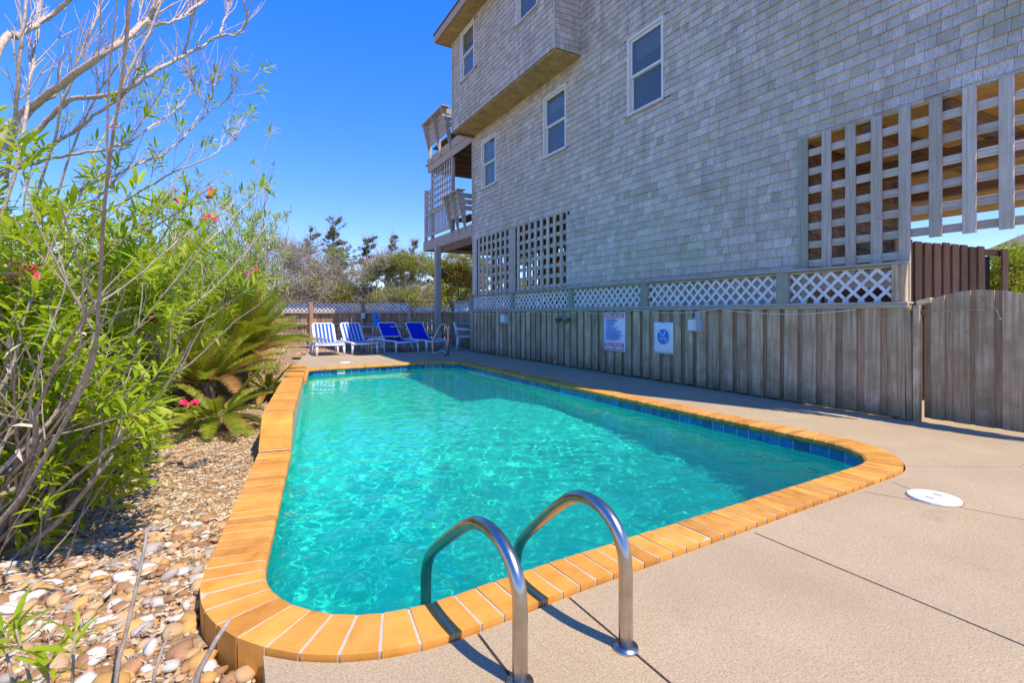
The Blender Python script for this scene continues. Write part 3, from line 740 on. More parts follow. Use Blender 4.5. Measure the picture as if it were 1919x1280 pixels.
# the far balconies
bal = empty('balcony', (HX, 16.3, 3.4), house); bal.matrix_parent_inverse = house.matrix_basis.inverted()
def bb(name, p0, p1, w, t, face, mat='slat'): return board(name, p0, p1, w, t, face, M[mat], bal)
BXE = 10.5
for nm, z in (('deck_floor', 3.80), ('deck_floor', 6.83)):
    d_ = MB(); d_.box((HX + .03, 14.10, z), (BXE, 18.5, z + .04)); d_.build(nm, M['brownwood'], bal)
bb('fascia', (HX, 14.08, 3.74), (HX, 18.56, 3.74), 0.36, 0.04, (-1, 0, 0), 'trimwood')
bb('fascia', (HX, 18.56, 3.74), (BXE, 18.56, 3.74), 0.36, 0.04, (0, 1, 0), 'trimwood')
bb('gutter_board', (HX + .05, 14.08, 3.60), (HX + .05, 17.9, 3.60), 0.10, 0.06, (-1, 0, 0), 'white')
bb('beam', (HX + .08, 14.08, 3.43), (HX + .08, 17.4, 3.43), 0.22, 0.05, (-1, 0, 0), 'brownwood')
bb('fascia', (HX, 14.08, 6.86), (HX, 18.1, 6.86), 0.27, 0.04, (-1, 0, 0), 'trimwood'); bb('fascia', (HX + .03, 14.08, 6.60), (HX + .03, 18.05, 6.60), 0.26, 0.04, (-1, 0, 0), 'trimwood')
bb('fascia', (HX, 18.1, 6.75), (BXE, 18.1, 6.75), 0.5, 0.04, (0, 1, 0), 'brownwood')
for y in (14.6, 15.2, 15.8, 16.4, 17.0, 17.6): bb('joist', (HX + .08, y, 6.60), (BXE, y, 6.60), 0.05, 0.22, (0, 0, 1), 'brownwood'); bb('joist', (HX + .14, y, 3.56), (BXE, y, 3.56), 0.05, 0.22, (0, 0, 1), 'brownwood')
bb('post', (HX - .15, 16.95, 0), (HX - .15, 16.95, 3.54), 0.2, 0.19, (1, 0, 0), 'slat')
bb('post', (HX + .03, 15.86, 3.95), (HX + .03, 15.86, 6.47), 0.14, 0.1, (1, 0, 0)); bb('post', (HX + .03, 17.85, 3.9), (HX + .03, 17.85, 6.47), 0.14, 0.1, (1, 0, 0)); bb('post', (HX, 18.5, 3.8), (HX, 18.5, 5.9), 0.12, 0.1, (1, 0, 0)); bb('post', (BXE - .2, 18.4, 0), (BXE - .2, 18.4, 6.5), 0.16, 0.12, (1, 0, 0), 'slat')
for y in np.arange(16.05, 17.8, 0.22): bb('screen_upright', (HX + .04, y, 4.98), (HX + .04, y, 6.45), 0.09, 0.02, (-1, 0, 0))
for z in np.arange(5.02, 6.4, 0.235): bb('screen_rail', (HX + .065, 15.93, z), (HX + .065, 17.8, z), 0.085, 0.02, (-1, 0, 0), 'trimwood')
for y in np.arange(18.0, 18.5, 0.2): bb('screen_upright', (HX + .04, y, 4.98), (HX + .04, y, 5.85), 0.09, 0.02, (-1, 0, 0))
for z in np.arange(5.02, 5.9, 0.235): bb('screen_rail', (HX + .065, 17.92, z), (HX + .065, 18.45, z), 0.085, 0.02, (-1, 0, 0), 'trimwood')
bb('rail', (HX + .02, 15.93, 4.90), (HX + .02, 18.45, 4.90), 0.1, 0.04, (-1, 0, 0), 'trimwood'); bb('rail', (HX + .02, 15.93, 4.10), (HX + .02, 18.45, 4.10), 0.1, 0.04, (-1, 0, 0))
for y in np.arange(16.0, 18.45, 0.14): bb('baluster', (HX + .05, y, 4.10), (HX + .05, y, 4.92), 0.045, 0.03, (-1, 0, 0))
def bench(y0, y1, z0, hgt, out, nbr):
    for q_ in range(nbr):
        y = y0 + (y1 - y0) * q_ / (nbr - 1); V = []
        for yy in (y - .022, y + .022):
            for x, z in ((HX - .043, z0), (HX - .065, z0), (HX - .05 - (out + .10) * .5, z0 + hgt * .5), (HX - out - .15, z0 + hgt), (HX - out + .03, z0 + hgt), (HX + .10 - (out + .07) * .5, z0 + hgt * .52), (HX - .043, z0 + hgt * .30)): V.append((x, yy, z))
        F = [tuple(range(7)), tuple(reversed(range(7, 14)))] + [(k, k + 7, (k + 1) % 7 + 7, (k + 1) % 7) for k in range(7)]
        link('bench_bracket', mesh('bench_bracket', V, F), bal, M['slat'])
    for k in range(4):
        t = 0.50 + 0.135 * k; xx = HX - out + .15 - .13 * (t - .5)
        bb('bench_slat', (xx, y0 - .12, z0 + hgt * t), (xx, y1 + .12, z0 + hgt * t), 0.15, 0.03, (-1, 0, -.2), 'trimwood')
    bb('bench_seat', (HX + .28, y0 - .12, z0 + hgt * .42), (HX + .28, y1 + .12, z0 + hgt * .42), .5, .035, (0, 0, 1), 'brownwood')
    bb('bench_cap', (HX - out - .02, y0 - .16, z0 + hgt), (HX - out - .02, y1 + .16, z0 + hgt), 0.26, 0.035, (0, 0, 1), 'trimwood')
    for t in (.53, .68, .83): bb('bench_end', (HX - out, y0 - .13, z0 + hgt * t + .06), (HX + .6, y0 - .13, z0 + hgt * t + .06), 0.15, 0.03, (0, -1, 0), 'trimwood')
bench(14.5, 15.6, 3.72, 1.28, 0.24, 3)
bench(15.75, 17.6, 6.70, 1.36, 0.26, 3)

# ------------------------------------------------------------------ board fence along the house
FX = 6.33
fence = tag(empty('board_fence', (FX, 8.3, 0)), 'weathered grey board fence with white lattice top along the house wall', 'fence')
y = 2.74; fi = 0
while y < 14.05:
    w = random.uniform(0.145, 0.178)
    board('fence_board', (FX, y, 0.015 + random.uniform(0, .02)), (FX + random.uniform(-.004, .004), y + random.uniform(-.004, .004), 1.215), w, 0.024, (-1, 0, 0), M['fence'], fence)
    if y + .12 < 14.05: board('fence_board', (FX + .03, y + 0.1185, 0.01), (FX + .03, y + 0.1185, 1.215), 0.155, 0.022, (-1, 0, 0), M['fence_back'], fence)
    y += 0.237
board('fence_rail', (FX - .01, 2.62, 1.235), (FX - .01, 14.05, 1.235), 0.05, 0.045, (-1, 0, 0), M['post'], fence)
board('fence_cap', (FX + .01, 2.62, 1.262), (FX + .01, 14.05, 1.262), 0.15, 0.018, (0, 0, 1), M['slat'], fence)
board('fence_cap', (FX, 2.64, 1.69), (FX, 14.08, 1.69), 0.11, 0.03, (0, 0, 1), M['post'], fence)
board('lattice_trim', (FX + .02, 2.78, 1.672), (FX + .02, 14.0, 1.672), 0.03, 0.02, (-1, 0, 0), M['slat'], fence)
board('base_board', (FX + .07, 2.62, 0.0), (FX + .07, 14.05, 0.0), .12, .02, (-1, 0, 0), M['fence_back'], fence)
LP = [2.71, 4.03, 6.57, 8.79, 11.38, 13.95]
for y in LP: board('fence_post', (FX + .03, y, 1.283), (FX + .03, y, 1.688), 0.155 if y > 3 else 0.13, 0.075, (-1, 0, 0), M['post'] if y > 3 else M['fence'], fence)
def lattice(parent, P0, along, nrm, length, z0, z1, pitch, mat, sw=0.036, name='lattice_strip', stuff=None):
    H = z1 - z0
    for dirn, off in ((1, 0.0), (-1, 0.008)):
        u = -H
        while u < length:
            a0 = max(u, 0.0); a1 = min(u + H, length)
            if a1 - a0 > 0.05:
                za, zb = (z0 + (a0 - u), z0 + (a1 - u)) if dirn > 0 else (z1 - (a0 - u), z1 - (a1 - u))
                p0 = P0 + along * a0 + Vector((0, 0, za)) + nrm * off; p1 = P0 + along * a1 + Vector((0, 0, zb)) + nrm * off
                if stuff is None: board(name, p0, p1, sw, 0.0075, nrm, mat, parent, 0.0012)
                else:
                    m_ = frame(p0, p1 - p0, nrm); L = (p1 - p0).length
                    stuff.add([m_ @ Vector(v) for v in ((-sw / 2, 0, 0), (sw / 2, 0, 0), (sw / 2, .0075, 0), (-sw / 2, .0075, 0), (-sw / 2, 0, L), (sw / 2, 0, L), (sw / 2, .0075, L), (-sw / 2, .0075, L))],
                              [(0, 1, 2, 3), (4, 7, 6, 5), (0, 4, 5, 1), (1, 5, 6, 2), (2, 6, 7, 3), (3, 7, 4, 0)])
            u += pitch
for a, b in zip(LP, LP[1:]): lattice(fence, Vector((FX + .02, a + .085, 0)), Vector((0, 1, 0)), Vector((-1, 0, 0)), b - a - .17, 1.285, 1.675, 0.168, M['lattice'])

# gate with arched top
gate = tag(empty('garden_gate', (FX + .05, 1.9, 0)), 'weathered grey board gate with arched top at the right end of the fence', 'gate')
def arch(y): return 1.385 - 0.55 * (y - 2.06) ** 2
for y0, y1, back in ((2.46, 2.52, 1), (2.335, 2.455, 0), (2.255, 2.35, 1), (2.13, 2.262, 0), (2.085, 2.14, 1), (1.95, 2.095, 0), (1.885, 1.96, 1), (1.73, 1.895, 0), (1.66, 1.74, 1), (1.50, 1.665, 0), (1.44, 1.51, 1), (1.28, 1.445, 0)):
    x0 = FX + (0.065 if back else 0.04); x1 = x0 + 0.022; n = 6; V = []
    for k in range(n + 1):
        yy = y0 + .002 + (y1 - y0 - .004) * k / n
        for x in (x0, x1): V += [(x - x0, yy - y0, 0), (x - x0, yy - y0, arch(yy) - .05)]
    F = []
    for k in range(n):
        a = k * 4; F += [(a, a + 1, a + 5, a + 4), (a + 2, a + 6, a + 7, a + 3), (a + 1, a + 3, a + 7, a + 5), (a, a + 4, a + 6, a + 2)]
    F += [(0, 2, 3, 1), (n * 4, n * 4 + 1, n * 4 + 3, n * 4 + 2)]
    link('gate_board', mesh('gate_board', V, F), gate, M['fence_back' if back else 'fence'], Matrix.Translation((x0, y0, 0.05)))
for z in (0.3, 1.05): board('gate_brace', (FX + .09, 1.28, z), (FX + .09, 2.52, z), 0.09, 0.03, (1, 0, 0), M['fence_back'], gate)
board('gate_latch', (FX + .03, 2.50, 1.155), (FX + .03, 2.66, 1.155), 0.05, 0.03, (-1, 0, 0), M['brownwood'], gate)
cbm = MB(); cbm.tube([(FX + .02, 2.65, 1.18), (FX + .03, 2.2, 1.185), (FX + .03, 1.94, 1.20)], .0035, n=6); cbm.tube([(FX + .03, 1.94, 1.20), (FX + .035, 1.925, 1.16), (FX + .03, 1.905, 1.105)], .004, n=5); cbm.tube([(FX + .04, 1.905, 1.105), (FX + .03, 1.905, 1.105)], .012, n=8)
cbm.build('pull_cord', M['fence'], gate)
gp = tag(empty('gate_post', (FX + .03, 2.60, 0)), 'split weathered gate post between board fence and arched gate', 'post')
board('post_half', (FX + .02, 2.615, 0), (FX + .02, 2.635, 1.24), 0.05, 0.05, (-1, 0, 0), M['fence'], gp); board('post_half', (FX + .03, 2.555, 0), (FX + .03, 2.553, 1.24), 0.06, 0.06, (-1, 0, 0), M['fence'], gp)
board('post_cap', (FX + .06, 2.56, 1.235), (FX + .06, 2.44, 1.27), 0.09, 0.05, (0, 0, 1), M['fence'], gp)

# shower enclosure behind the gate
enc = tag(empty('shower_enclosure', (9, 3.13, 0)), 'dark red brown vertical board screen standing behind the arched gate', 'fence')
EA, EB = Vector((7.45, 3.23, 0)), Vector((10.05, 2.94, 0)); ed_ = (EB - EA).normalized(); en_ = Vector((ed_.y, -ed_.x, 0)); u = 0.0; EL = (EB - EA).length
while u < EL:
    p = EA + ed_ * u; q_ = EA + ed_ * (u + .105)
    if not (EL - .55 < u < EL - .30): board('enclosure_board', p, p + Vector((0, 0, 2.12 - random.uniform(0, .03))), 0.15, 0.03, en_, M['brownwood'], enc)
    if not (EL - .66 < u < EL - .30): board('enclosure_board', q_ - en_ * .006, q_ - en_ * .006 + Vector((0, 0, 2.07)), 0.13, 0.02, -en_, M['shingle_inner'], enc)
    u += 0.21
board('dark_gap_board', EA + ed_ * (EL - .43) - en_ * .12, EA + ed_ * (EL - .43) - en_ * .12 + Vector((0, 0, 2.0)), .42, .02, en_, M['dark'], enc)  # added board; its near-black colour stands in for shade inside the gap
board('enclosure_rail', EA - en_ * .03 + Vector((0, 0, 2.05)), EB - en_ * .03 + Vector((0, 0, 2.05)), 0.09, 0.03, -en_, M['brownwood'], enc)
# leaning pole under the house
po = tag(empty('painted_pole', (6.75, 3.74, 0)), 'red and white painted pole standing behind the right lattice screen', 'pole')
for nm, z0, z1, mt_ in (('white_section', 2.8, 3.36, 'white'), ('red_section', 2.0, 2.8, 'red'), ('black_section', 0.0, 2.0, 'black')):
    m_ = MB(); m_.tube([(6.68, 3.72, z0), (6.68, 3.72, z1)], .018, n=8); m_.build(nm, M[mt_], po)

# rope slung along the fence
hooks = [(13.9, 1.19), (11.95, 1.19), (10.2, 1.20), (8.4, 1.205), (6.72, 1.225), (4.97, 1.225), (3.12, 1.20)]
rp = MB()
for (ya, za), (yb, zb) in zip(hooks, hooks[1:]):
    pts = [(FX - .075, ya + (yb - ya) * t, za + (zb - za) * t - 0.065 * 4 * t * (1 - t) * (abs(ya - yb) / 1.75)) for t in [k / 12 for k in range(13)]]
    rp.tube(pts, .0055, n=6)
tag(rp.build('rope', M['rope'], None, True), 'thin white rope slung in shallow loops along the board fence', 'rope')
# signs
def sheet(name, y0, y1, z0, z1, label):
    root = tag(empty(name, (FX - .035, (y0 + y1) / 2, z0)), label, 'sign'); n = 8; V = []
    for i in range(n + 1):
        for j in range(n + 1):
            t = i / n; u = j / n; V.append((FX - .033 - .006 * math.sin(t * 5 + u * 2) * (0.3 + u) - .008 * (1 - u) ** 2, y0 + (y1 - y0) * t, z0 + (z1 - z0) * u))
    F = [(i * (n + 1) + j, i * (n + 1) + j + 1, (i + 1) * (n + 1) + j + 1, (i + 1) * (n + 1) + j) for i in range(n) for j in range(n)]
    o = link('sign_sheet', mesh('sign_sheet', V, F), root, M['signwhite'], smooth=True)
    so = o.modifiers.new('solid', 'SOLIDIFY'); so.thickness = 0.002; so.offset = 0
    return root
sg = sheet('pool_rules_sign', 7.04, 7.66, 0.44, 1.175, 'white sign headed POOL RULES with pink bands on the board fence')
SX = FX - 0.052
def bar(par, name, y0, y1, z0, z1, mat, dx=0.0): m_ = MB(); m_.box((SX - .001 - dx, y0, z0), (SX - dx, y1, z1)); return m_.build(name, mat, par)
bar(sg, 'header_band', 7.075, 7.63, 1.07, 1.155, M['pink']); bar(sg, 'footer_band', 7.075, 7.62, 0.475, 0.60, M['pink'])
RT, UP = Vector((0, -1, 0)), Vector((0, 0, 1))
txt('POOL RULES', 0.088, 'header_text', M['signwhite'], sg, Vector((SX - .003, 7.352, 1.081)), RT, UP)
txt('POOL HOURS', 0.076, 'footer_text', M['signwhite'], sg, Vector((SX - .003, 7.348, 0.537)), RT, UP)
for a, b in ((7.36, 7.60), (7.31, 7.34), (7.09, 7.29)): bar(sg, 'footer_line', a, b, 0.490, 0.522, M['signwhite'], .002)
lines = MB(); z = 1.045
for blk in ((3, .30), (3, .28), (1, .17), (1, .40), (2, .30), (2, .40), (3, .44), (3, .44), (1, .3)):
    for k in range(blk[0]):
        y = 7.575; end = 7.575 - blk[1] * random.uniform(.8, 1.08)
        while y > end:
            w = random.uniform(.02, .05); lines.box((SX - .001, max(y - w, 7.09), z - .0125), (SX, y, z)); y -= w + .008
        z -= 0.0185
    z -= 0.0065
lines.build('rules_text', M['signblue'], sg)
sg2 = sheet('round_symbol_sign', 5.888, 6.33, 0.478, 1.008, 'white sign with a blue disc and white diagonal strokes on the fence')
dm = MB(); n = 32; cy0, cz0, rr = 6.105, 0.765, 0.125
dm.add([(SX - .001, cy0 + rr * math.cos(6.2832 * k / n), cz0 + rr * math.sin(6.2832 * k / n)) for k in range(n)], [tuple(range(n))]); dm.build('disc', M['signblue'], sg2)
def stroke(y0, z0, y1, z1, w): return board('stroke', (SX - .0015, cy0 + y0, cz0 + z0), (SX - .0015, cy0 + y1, cz0 + z1), w, .0012, (-1, 0, 0), M['signwhite'], sg2, .0001)
stroke(.085, .088, -.088, -.088, .014); stroke(-.055, .092, .03, -.06, .016); stroke(-.012, .012, .022, -.035, .03); stroke(.075, -.02, .05, -.035, .012); stroke(-.06, -.03, -.095, -.02, .01)
txt('TM', 0.02, 'small_mark', M['signblue'], sg2, Vector((SX - .002, 5.93, 0.497)), RT, UP) if False else bar(sg2, 'small_mark', 5.905, 5.945, 0.492, 0.505, M['signblue'])
# boxes on the fence
eb = tag(empty('outlet_box', (FX - .05, 5.4, 0.87)), 'pale outlet box with white flap right of the blue disc sign', 'outlet box')
m_ = MB(); m_.box((FX - .075, 5.30, 0.868), (FX - .026, 5.475, 1.085)); m_.build('box_body', M['greybox'], eb)
m_ = MB(); m_.box((FX - .14, 5.39, 0.895), (FX - .078, 5.50, 1.055)); m_.build('flap', M['white'], eb)
m_ = MB(); m_.box((FX - .062, 5.33, 1.087), (FX - .03, 5.43, 1.18)); m_.build('conduit', M['greybox'], eb)
eb2 = tag(empty('outlet_box', (FX - .05, 11.6, 0.9)), 'small white outlet box on the fence below left lattice opening', 'outlet box')
m_ = MB(); m_.box((FX - .09, 11.46, 0.89), (FX - .026, 11.72, 1.10)); m_.build('box_body', M['greybox'], eb2)
m_ = MB(); m_.box((FX - .15, 11.60, 0.92), (FX - .093, 11.77, 1.13)); m_.build('flap', M['white'], eb2)
jb = tag(empty('flood_light', (FX - .06, 8.9, 1.0)), 'dark grey floodlight fixture with two lamp heads on the fence', 'light')
m_ = MB(); m_.box((FX - .08, 8.83, 0.985), (FX - .026, 8.95, 1.075)); m_.build('base', M['greybox'], jb)
for yy in (8.74, 9.05):
    m_ = MB(); m_.tube([(FX - .05, 8.89, 1.03), (FX - .1, yy, 1.02)], .012, n=6); m_.tube([(FX - .08, yy, 1.03), (FX - .19, yy + (yy - 8.89) * .2, 1.0)], .035, .06, n=10); m_.build('lamp_head', M['trunk'], jb)

# ------------------------------------------------------------------ back and left fences
bf = tag(empty('back_fence', da(18.25, -6)), 'brown board fence with white lattice strip behind the sun loungers', 'fence')
FWD = Vector((SN, CS, 0)); RGT = Vector((CS, -SN, 0)); TOV = -FWD
a = -10.6; nbd = 0
while a < -2.1:
    p = da(18.31, a)
    board('fence_board', p, p + Vector((0, 0, 1.20)), random.uniform(.13, .15), 0.02, TOV, M['backfence'], bf); a += 0.155
for a in (-10.98, -9.13, -7.29, -5.43, -3.71, -2.14):
    p = da(18.25, a); board('fence_post', p, p + Vector((0, 0, 1.575)), 0.10, 0.10, TOV, M['trimwood' if a == -3.71 else 'backfence'], bf)
for z, w in ((0.41, .05), (0.79, .05), (1.20, .07)):
    board('fence_rail', da(18.27, -10.6, z), da(18.27, -2.1, z), w, 0.06, TOV, M['trimwood'], bf)
board('fence_cap', da(18.23, -10.98, 1.58), da(18.23, -2.05, 1.58), 0.14, 0.025, (0, 0, 1), M['backfence'], bf)
lat = MB()
for a, b in zip((-10.98, -9.13, -7.29, -5.43, -3.71), (-9.13, -7.29, -5.43, -3.71, -2.14)):
    z1 = 1.56 if a != -3.71 else 1.42
    lattice(bf, da(18.27, a + .06), RGT, TOV, b - a - .12, 1.235, z1, 0.15, M['lattice'], 0.04, stuff=lat)
tag(lat.build('lattice_panel', M['lattice'], bf), kind='stuff')
sf_ = tag(empty('side_fence', (6.7, 15.3, 0)), 'short grey fence run with lattice top between back fence and house fence', 'fence')
A_, B_ = Vector((6.79, 16.45, 0)), Vector((6.62, 14.1, 0)); dv = (B_ - A_).normalized(); nv = Vector((-1, 0.07, 0)); L_ = (B_ - A_).length
u = 0.1
while u < L_: board('fence_board', A_ + dv * u, A_ + dv * u + Vector((0, 0, 1.18)), .13, .02, nv, M['fence_back'], sf_); u += .16
for z in (.45, .82, 1.2, 1.56): board('fence_rail', A_ + nv * .03 + Vector((0, 0, z)), B_ + nv * .03 + Vector((0, 0, z)), .07, .04, nv, M['post'], sf_)
lat = MB(); lattice(sf_, A_ + dv * .05, dv, nv, L_ - .1, 1.235, 1.53, .15, M['lattice'], .035, stuff=lat); tag(lat.build('lattice_panel', M['lattice'], sf_), kind='stuff')
lf = tag(empty('left_fence', (-1.5, 10, 0)), 'shaded brown board fence half hidden behind the oleander shrubs', 'fence')
A_, B_ = Vector((-0.55, 20.2, 0)), Vector((-3.0, 4.2, 0)); dv = (B_ - A_).normalized(); nv = Vector((-dv.y, dv.x, 0)); L_ = (B_ - A_).length
u = 0.1
while u < L_: board('fence_board', A_ + dv * u, A_ + dv * u + Vector((0, 0, 1.2)), .145, .02, nv, M['backfence'], lf); u += .158
u = 0.0
while u < L_ + .1: board('fence_post', A_ + dv * u - nv * .03, A_ + dv * u - nv * .03 + Vector((0, 0, 1.58)), .1, .1, nv, M['fence'], lf); u += 2.0
for z in (.41, .79, 1.2, 1.57): board('fence_rail', A_ + nv * .03 + Vector((0, 0, z)), B_ + nv * .03 + Vector((0, 0, z)), .07, .05, nv, M['fence'], lf)
lat = MB(); lattice(lf, A_, dv, nv, L_, 1.235, 1.55, .16, M['lattice'], .04, stuff=lat); tag(lat.build('lattice_panel', M['lattice'], lf), kind='stuff')

# ------------------------------------------------------------------ pool ladder, hand rail, lids
lad = tag(empty('pool_ladder', (0.97, 1.33, 0)), 'stainless steel pool ladder with two arched handrails at the near pool edge', 'pool ladder')
def arc_path(x, y0, L, zs):
    P = [Vector((x, y0, -.05)), Vector((x, y0, .10)), Vector((x, y0, .22 * zs))]
    # smooth top
    ctl = [(0, .24), (.008, .31), (.045, .375), (.105, .415), (.18, .43), (.255, .42), (.33, .385), (.42, .32), (.52, .24), (.62, .155), (.68, .09), (.712, .02), (.72, -.06), (.72, -.35), (.72, -.95)]
    C = [Vector((x - .04 * a, y0 + a * L / .72, b * (zs if b > 0 else 1))) for a, b in ctl]; out = P[:2]
    for i in range(len(C) - 1):
        p0 = C[max(i - 1, 0)]; p1 = C[i]; p2 = C[i + 1]; p3 = C[min(i + 2, len(C) - 1)]
        for k in range(4):
            t = k / 4; out.append(0.5 * ((2 * p1) + (p2 - p0) * t + (2 * p0 - 5 * p1 + 4 * p2 - p3) * t * t + (3 * p1 - p0 - 3 * p2 + p3) * t ** 3))
    out.append(C[-1]); return out
for x, y0, L, zs in ((0.775, 1.345, .79, .95), (1.175, 1.313, .72, 1.05)):
    m_ = MB(); m_.tube(arc_path(x, y0, L, zs), .0243, n=20); m_.build('handrail', M['steel'], lad, True)
    m_ = MB(); m_.tube([(x, y0, -.004), (x, y0, .010)], .046, .042, n=20); m_.build('anchor_ring', M['steel'], lad, True)
for z in (-.35, -.62, -.9):
    m_ = MB(); m_.box((.77, 2.02, z), (1.12, 2.12, z + .03)); m_.build('step', M['white'], lad)
hr = tag(empty('stair_handrail', da(13.2, -1.7)), 'bent stainless steel stair handrail at the far end of the pool', 'handrail')
Q = lambda x, y, d=13.2: at(x, y, d)
m_ = MB(); m_.tube([Q(839.5, 670), Q(840, 640), Q(839.5, 620), Q(837, 611), Q(832, 607.6), Q(828, 608), Q(824.5, 611), Q(818, 625), Q(812.5, 638), Q(811, 645), Q(811, 662), Q(812.5, 664), Q(816, 663), Q(828, 657.8), Q(832, 658), Q(834.5, 661), Q(836, 671)], .030, n=10)
m_.build('rail_tube', M['steel'], hr, True)
m_ = MB(); m_.tube([Q(839.5, 670), Q(839.5, 670) + Vector((0, 0, .02))], .05, n=14); m_.build('anchor_ring', M['steel'], hr, True)
def lid(x, y, r, label):
    root = tag(empty('skimmer_lid', (x, y, 0)), label, 'skimmer lid')
    m_ = MB(); m_.tube([(x, y, .0012), (x, y, .0026)], r * 1.06, r * 1.05, n=40); m_.build('rim', M['soil'], root)
    m_ = MB(); m_.tube([(x, y, .003), (x, y, .011), (x, y, .014)], r, r * .97, n=48); m_.build('lid', M['white'], root)
    m_ = MB(); m_.tube([(x, y, .0142), (x, y, .0165)], r * .80, r * .79, n=40); m_.build('lid_panel', M['white'], root)
    for dx in (-.055, .045): m2 = MB(); m2.box((x + dx - .006, y - .022, .0166), (x + dx + .006, y + .022, .0176)); m2.build('finger_slot', M['black'], root)
    return root
lid(3.80, 1.447, .135, 'round white skimmer lid in the deck at the near right pool corner')
lid(2.27, 12.17, .13, 'round white skimmer lid in the deck in front of striped loungers')

# ------------------------------------------------------------------ loungers and furniture
def lounger(fabric):
    root = empty('sun_lounger'); root['_local'] = 1
    def part(m_, name, mat, smooth=False): return m_.build(name, M[mat], root, smooth)
    HW = 0.34
    for sx in (-1, 1):
        x = sx * HW
        m_ = MB(); m_.tube([(x, 0, .285), (x, .04, .315), (x, .25, .325), (x, 1.2, .325), (x, 1.75, .315), (x, 1.88, .30)], .032, n=8); part(m_, 'side_rail', 'white', True)
        for y, dy in ((.06, -.03), (1.42, .10)):
            m_ = MB(); m_.tube([(x, y, .31), (x + sx * .01, y + dy * .5, .16), (x + sx * .02, y + dy, 0)], .045, .026, n=8); part(m_, 'leg', 'white', True)
        m_ = MB(); m_.tube([(x, 1.25, .31), (x, 1.02, .10), (x, .98, .0)], .03, .02, n=6); part(m_, 'wheel_strut', 'white', True)
    for y in (.015, 1.85): m_ = MB(); m_.tube([(-HW, y, .295), (HW, y, .295)], .03, n=8); part(m_, 'cross_bar', 'white', True)
    # back frame and sling
    bk = [(-.30, 1.12, .33), (-.30, 1.60, .80), (-.27, 1.645, .845), (-.22, 1.66, .858), (.22, 1.66, .858), (.27, 1.645, .845), (.30, 1.60, .80), (.30, 1.12, .33)]
    m_ = MB(); m_.tube(bk, .022, n=8); part(m_, 'back_frame', 'white', True)
    for nm, prof_ in (('seat_sling', [(.05, .338), (.3, .335), (.7, .328), (1.05, .332), (1.14, .345)]), ('back_sling', [(1.12, .352), (1.25, .468), (1.4, .615), (1.55, .765), (1.635, .848)])):
        V = []; n = 8
        for (y, z) in prof_:
            for k in range(n + 1):
                t = k / n * 2 - 1; sag = .012 * (1 - t * t); V.append((t * .295, y + (sag if nm == 'back_sling' else 0), z - sag))
        F = [(r_ * (n + 1) + k, r_ * (n + 1) + k + 1, (r_ + 1) * (n + 1) + k + 1, (r_ + 1) * (n + 1) + k) for r_ in range(len(prof_) - 1) for k in range(n)]
        o = link(nm, mesh(nm, V, F), root, M[fabric], smooth=True); o.modifiers.new('solid', 'SOLIDIFY').thickness = .004
    m_ = MB(); m_.tube([(-HW - .03, 1.16, .36), (-HW - .03, 1.19, .41), (-HW - .03, 1.25, .40), (-HW - .03, 1.27, .35)], .016, n=6); part(m_, 'arm_loop', 'white', True)
    return root
L1 = lounger('stripe'); L1.location = (2.30, 14.30, 0); L1.rotation_euler.z = R(-1)
tag(L1, 'sunlit blue and white striped sun lounger, leftmost by the pool', 'sun lounger', 'sun loungers at the far end of the pool')
L2 = copy_tree(L1); L2.location = (3.26, 14.45, 0); L2.rotation_euler.z = R(4); tag(L2, 'striped sun lounger half in shadow beside the sunlit striped one')
L3 = lounger('blue'); L3.location = (4.52, 14.55, 0); L3.rotation_euler.z = R(7); tag(L3, 'solid blue sun lounger next to the small white side table', 'sun lounger', 'sun loungers at the far end of the pool')
L4 = copy_tree(L3); L4.location = (5.48, 14.62, 0); L4.rotation_euler.z = R(8); tag(L4, 'solid blue sun lounger nearest the steel stair handrail')
st = tag(empty('side_table', da(14.7, -3.98)), 'small white plastic side table between striped and blue loungers', 'side table')
c0 = da(14.7, -3.98)
m_ = MB(); m_.box((c0.x - .2, c0.y - .2, .40), (c0.x + .2, c0.y + .2, .43)); m_.build('table_top', M['white'], st)
for sx in (-1, 1):
    for sy in (-1, 1): m_ = MB(); m_.tube([(c0.x + sx * .17, c0.y + sy * .17, .40), (c0.x + sx * .19, c0.y + sy * .19, 0)], .02, .016, n=6); m_.build('leg', M['white'], st, True)
m_ = MB(); m_.box((c0.x - .18, c0.y - .18, .16), (c0.x + .18, c0.y + .18, .175)); m_.build('lower_shelf', M['white'], st)
# picnic table
pt = tag(empty('picnic_table', da(16.6, -4.3)), 'weathered wooden picnic table by the back fence behind the loungers', 'picnic table'); pc = da(16.6, -4.35)
for k in range(5): p = pc + FWD * (-.32 + k * .16); board('tabletop_plank', p - RGT * .8 + Vector((0, 0, .71)), p + RGT * .8 + Vector((0, 0, .71)), .14, .04, (0, 0, 1), M['slat'], pt)
for s_ in (-1, 1):
    for k in range(2): p = pc + FWD * (s_ * (.66 + k * .15)); board('bench_plank', p - RGT * .8 + Vector((0, 0, .41)), p + RGT * .8 + Vector((0, 0, .41)), .14, .04, (0, 0, 1), M['slat'], pt)
    e = pc + RGT * (s_ * .6)
    for f_ in (-1, 1): board('leg', e + FWD * (f_ * .62), e + FWD * (f_ * .22) + Vector((0, 0, .70)), .09, .04, RGT, M['slat'], pt)
    board('cross_beam', e - FWD * .82 + RGT * .045 + Vector((0, 0, .37)), e + FWD * .82 + RGT * .045 + Vector((0, 0, .37)), .09, .04, (0, 0, 1), M['slat'], pt)
bt = tag(empty('blue_bundle', pc + Vector((0, 0, .75))), 'bright blue plastic bundle standing on the picnic table', 'bundle'); tb_ = pc - RGT * .12
